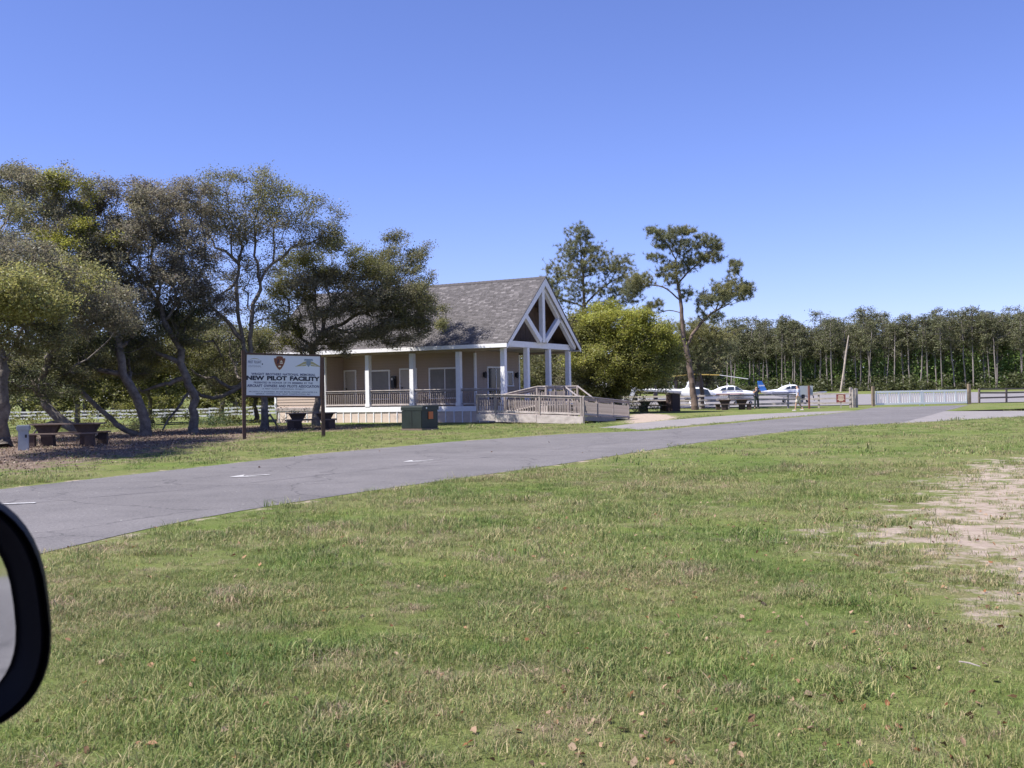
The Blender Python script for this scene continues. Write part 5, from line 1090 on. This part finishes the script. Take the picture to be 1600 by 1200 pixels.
# ---------------------------------------------------------------- grass: blades in tufts, scattered as one lawn
def grass_mat():
    m = bpy.data.materials.new('grass_blades'); m.use_nodes = True; n, l = m.node_tree.nodes, m.node_tree.links; b = n['Principled BSDF']
    b.inputs['Roughness'].default_value = 0.6; b.inputs['Specular IOR Level'].default_value = 0.25
    gg = n.new('ShaderNodeGroup'); gg.node_tree = LAWN; a = n.new('ShaderNodeAttribute'); a.attribute_name = 'tint'
    oi = n.new('ShaderNodeObjectInfo'); mr = n.new('ShaderNodeMapRange'); mr.inputs[3].default_value = 0.85; mr.inputs[4].default_value = 1.35; l.new(oi.outputs['Random'], mr.inputs[0])
    sc = n.new('ShaderNodeVectorMath'); sc.operation = 'SCALE'; l.new(gg.outputs[0], sc.inputs[0]); l.new(mr.outputs[0], sc.inputs['Scale'])
    mx = n.new('ShaderNodeMix'); mx.data_type = 'RGBA'; mx.blend_type = 'MULTIPLY'; mx.inputs[0].default_value = 1
    l.new(sc.outputs[0], mx.inputs[6]); l.new(a.outputs['Color'], mx.inputs[7]); l.new(mx.outputs[2], b.inputs['Base Color'])
    t = n.new('ShaderNodeBsdfTranslucent'); l.new(mx.outputs[2], t.inputs[0]); s = n.new('ShaderNodeMixShader'); s.inputs[0].default_value = 0.3
    l.new(b.outputs[0], s.inputs[1]); l.new(t.outputs[0], s.inputs[2]); l.new(s.outputs[0], n['Material Output'].inputs[0]); return m
MGR = grass_mat()
def tuft(nb, rad, hl, wd, dry, flat=0.5):
    V, Q, T = [], [], []
    for i in range(nb):
        a = R.uniform(0, 6.28); r = rad*math.sqrt(R.rand()); b = np.array([math.cos(a)*r, math.sin(a)*r, 0]); ya = R.uniform(0, 6.28)
        h = hl*R.uniform(0.45, 1.25); ln = h*abs(R.normal(0, flat)); dr = np.array([math.cos(ya), math.sin(ya), 0]); sd = np.array([-dr[1], dr[0], 0])*wd*R.uniform(0.7, 1.3)
        k = len(V); m1 = b+dr*ln*0.35+np.array([0,0,h*0.6]); m2 = b+dr*ln+np.array([0,0,h*R.uniform(0.75,1.0)])
        V += [b-sd*0.5, b+sd*0.5, m1+sd*0.42, m1-sd*0.42, m2]; Q.append((k,k+1,k+2,k+3)); T.append((k+3,k+2,k+4))
    me = bpy.data.meshes.new('grass_tuft'); me.from_pydata([tuple(v) for v in V], [], [q for p in zip(Q, T) for q in p]); me.update()
    c = []
    for i in range(nb):
        if R.rand() < dry: g = R.uniform(0.8, 1.25); col = (1.75*g, 1.30*g, 1.9*g)
        else: g = R.uniform(0.7, 1.2); col = (g*R.uniform(.85,1.05), g, g*R.uniform(.85,1.1))
        c += [col]*2
    at = me.attributes.new('tint', 'FLOAT_COLOR', 'FACE'); cc = np.ones((nb*2, 4), np.float32); cc[:, :3] = c; at.data.foreach_set('color', cc.ravel())
    me.materials.append(MGR); return me
gc = bpy.data.collections.new('grass_tufts')
for i in range(10):
    o = bpy.data.objects.new('tuft', tuft(34, 0.085, (0.029,0.036,0.041,0.033,0.038,0.031,0.034,0.046,0.029,0.062)[i], 0.0036, 0.38+0.05*(i % 4), 1.0)); gc.objects.link(o)
gc2 = bpy.data.collections.new('grass_tufts_far')
for i in range(6):
    o = bpy.data.objects.new('tuft', tuft(34, 0.24, 0.036+0.01*(i % 3), 0.010, 0.36, 0.7)); gc2.objects.link(o)
def scatter(name, pts, scl, coll, label):
    me = bpy.data.meshes.new(name); me.vertices.add(len(pts)); me.vertices.foreach_set('co', np.asarray(pts, np.float32).ravel())
    n = len(pts)
    for an, ty, dv, at in (('rot','FLOAT_VECTOR',np.stack([R.normal(0,.12,n), R.normal(0,.12,n), R.uniform(0,6.28,n)], -1),'vector'), ('scl','FLOAT',scl,'value'), ('idx','INT',R.randint(0, len(coll.objects), n),'value')):
        a = me.attributes.new(an, ty, 'POINT'); a.data.foreach_set(at, np.asarray(dv, np.int32 if ty == 'INT' else np.float32).ravel())
    o = link(name, me); g = bpy.data.node_groups.new(name, 'GeometryNodeTree')
    g.interface.new_socket('Geometry', in_out='INPUT', socket_type='NodeSocketGeometry'); g.interface.new_socket('Geometry', in_out='OUTPUT', socket_type='NodeSocketGeometry')
    N, L = g.nodes, g.links; gi, go_ = N.new('NodeGroupInput'), N.new('NodeGroupOutput'); ip = N.new('GeometryNodeInstanceOnPoints'); ci = N.new('GeometryNodeCollectionInfo')
    ci.inputs['Collection'].default_value = coll; ci.inputs['Separate Children'].default_value = True; ci.inputs['Reset Children'].default_value = True
    def na(nm, ty):
        x = N.new('GeometryNodeInputNamedAttribute'); x.data_type = ty; x.inputs['Name'].default_value = nm; return next(s for s in x.outputs if s.enabled and s.name == 'Attribute')
    er = N.new('FunctionNodeEulerToRotation'); L.new(na('rot', 'FLOAT_VECTOR'), er.inputs[0])
    L.new(gi.outputs[0], ip.inputs['Points']); L.new(ci.outputs[0], ip.inputs['Instance']); ip.inputs['Pick Instance'].default_value = True
    L.new(na('idx', 'INT'), ip.inputs['Instance Index']); L.new(er.outputs[0], ip.inputs['Rotation']); L.new(na('scl', 'FLOAT'), ip.inputs['Scale']); L.new(ip.outputs[0], go_.inputs[0])
    o.modifiers.new('scatter', 'NODES').node_group = g; return tag(o, label, 'grass', kind='stuff')
def vnoise(x, y, sc, seed):
    r = np.random.RandomState(seed); g = r.rand(64, 64); u, v = x/sc, y/sc; i, j = np.floor(u).astype(int), np.floor(v).astype(int); f, h = u-i, v-j; f = f*f*(3-2*f); h = h*h*(3-2*h)
    G_ = lambda a, b: g[a % 64, b % 64]
    return G_(i,j)*(1-f)*(1-h)+G_(i+1,j)*f*(1-h)+G_(i,j+1)*(1-f)*h+G_(i+1,j+1)*f*h
def lawn_points(y0, y1, dens, road=True, pad=1.0):
    A = 0.56; n = int(dens*(A*(y1*y1-y0*y0)+pad*2*(y1-y0))); y = np.sqrt(R.uniform(y0*y0, y1*y1, n)); x = R.uniform(-1, 1, n)*(A*y+pad)
    k = ~inpoly(x, y, ROAD) & ~inpoly(x, y, APRON) & ~inpoly(x, y, SPUR)
    k &= polydist(x, y, ROAD) > R.uniform(-0.08, 0.30, n)
    sm = sandmask(x, y); lm = litmask(x, y)
    keep = np.ones(n)*np.clip(0.62+0.6*vnoise(x, y, 0.55, 3)+0.3*(vnoise(x, y, 2.2, 4)-0.4), 0.3, 1)
    sn_ = sm+0.5*(vnoise(x, y, 0.6, 5)-0.5)+0.25*(vnoise(x, y, 0.17, 6)-0.5); keep *= np.where(sn_ > 0.42, 0.15, 1); keep *= np.where(lm+0.7*(vnoise(x, y, 0.9, 7)-0.5)+0.3*(vnoise(x, y, 0.3, 12)-0.5) > 0.5, 0.08, 1)
    # building and ramp footprint
    dx, dy = x+0.37, y-56; s = dx*0.483+dy*0.875; t = -dx*0.875+dy*0.483; k &= ~((s > -2.5) & (s < 9) & (t > -7.4) & (t < 16.3))
    k &= R.rand(n) < keep; x, y = x[k], y[k]
    hs_ = 0.55+0.75*vnoise(x, y, 0.9, 8)+0.35*(vnoise(x, y, 0.28, 9)-0.5)
    hs_ = hs_*np.where(vnoise(x, y, 0.42, 21)+0.3*vnoise(x, y, 1.7, 22) > 0.98, 1.55, 1)
    return np.stack([x, y, terrain(x, y)], -1), hs_*R.uniform(0.75, 1.25, len(x))
p_, s_ = lawn_points(3.2, 9.5, 300); scatter('grass', p_, s_, gc, 'short mixed green and straw grass of the near lawn')
p_, s_ = lawn_points(9.5, 21, 80); scatter('grass', p_, s_*1.25, gc, 'short mixed green and straw grass of the middle lawn')
p_, s_ = lawn_points(21, 62, 7.5); scatter('grass', p_, s_, gc2, 'mown grass of the verges along the road')
# dead leaves lying in the lawn
def leaves(n):
    V, Q, T = [], [], []
    for i in range(n):
        y = 4.0+11*R.rand()**1.6; x = R.uniform(-0.48, 0.52)*y; 
        if R.rand() < 0.45: x = abs(x)
        if inpoly(np.array([x]), np.array([y]), ROAD)[0]: continue
        l = R.uniform(0.012, 0.031); w_ = l*R.uniform(0.4, 0.65); a = R.uniform(0, 6.28); M_ = Matrix.Rotation(a, 3, 'Z') @ Matrix.Rotation(R.normal(0, 0.5), 3, 'X') @ Matrix.Rotation(R.normal(0, 0.4), 3, 'Y'); k = len(V); cu = R.uniform(0.1, 0.5)*w_
        for q in ((-l,0,0),(-l*0.3,w_,cu),(l*0.45,w_*0.8,cu),(l,0,0.3*cu),(l*0.45,-w_*0.8,cu),(-l*0.3,-w_,cu)): V.append(tuple(M_ @ Vector(q)+Vector((x, y, R.uniform(0.004, 0.024)))))
        Q += [(k,k+1,k+2,k+3),(k,k+3,k+4,k+5)]; c = np.array([[0.36,0.21,0.12],[0.24,0.11,0.05],[0.38,0.28,0.19],[0.15,0.085,0.05],[0.40,0.27,0.18]])[R.randint(0, 5)]*R.uniform(0.7, 1.15); T += [c, c]
    o = link('fallen_leaves', npmesh('fallen_leaves', V, quads=Q, m=leafmat('dry_leaf', 0.2, 0.7, 0.2), tint=np.array(T))); tag(o, 'dry brown oak leaves scattered over the near lawn', 'fallen leaves', kind='stuff')
leaves(760)
def litter_leaves(n):
    x = R.uniform(-22, 2, n*3); y = R.uniform(22, 55, n*3); k = litmask(x, y)+R.normal(0, .22, n*3) > 0.62; x, y = x[k][:n], y[k][:n]
    C = np.stack([x, y, R.uniform(0.01, 0.05, len(x))], -1); T = np.array([[0.24,0.17,0.12],[0.15,0.10,0.07],[0.36,0.29,0.23],[0.10,0.07,0.05]])[R.randint(0, 4, len(x))]
    V, Q, T = leaf_quads(C, T, 0.065, 0.04); o = link('fallen_leaves', npmesh('fallen_leaves', V, quads=Q, m=bpy.data.materials['dry_leaf'], tint=T)); tag(o, 'brown leaf litter covering the ground under the oaks', 'leaf litter', kind='stuff')
litter_leaves(13000)
b_ = MB(); a, b = G(1499,1048), G(1532,1056); a.z = b.z = 0.05; m_ = (a+b)/2+Vector((0.0,0.006,0.004)); b_.tube([a-a, m_-a, b-a], [0.004,0.005,0.003], 6)
tag(b_.build('stick', MWOOD, loc=a, smooth=True), 'short pale broken stick lying in the right foreground grass', 'stick')
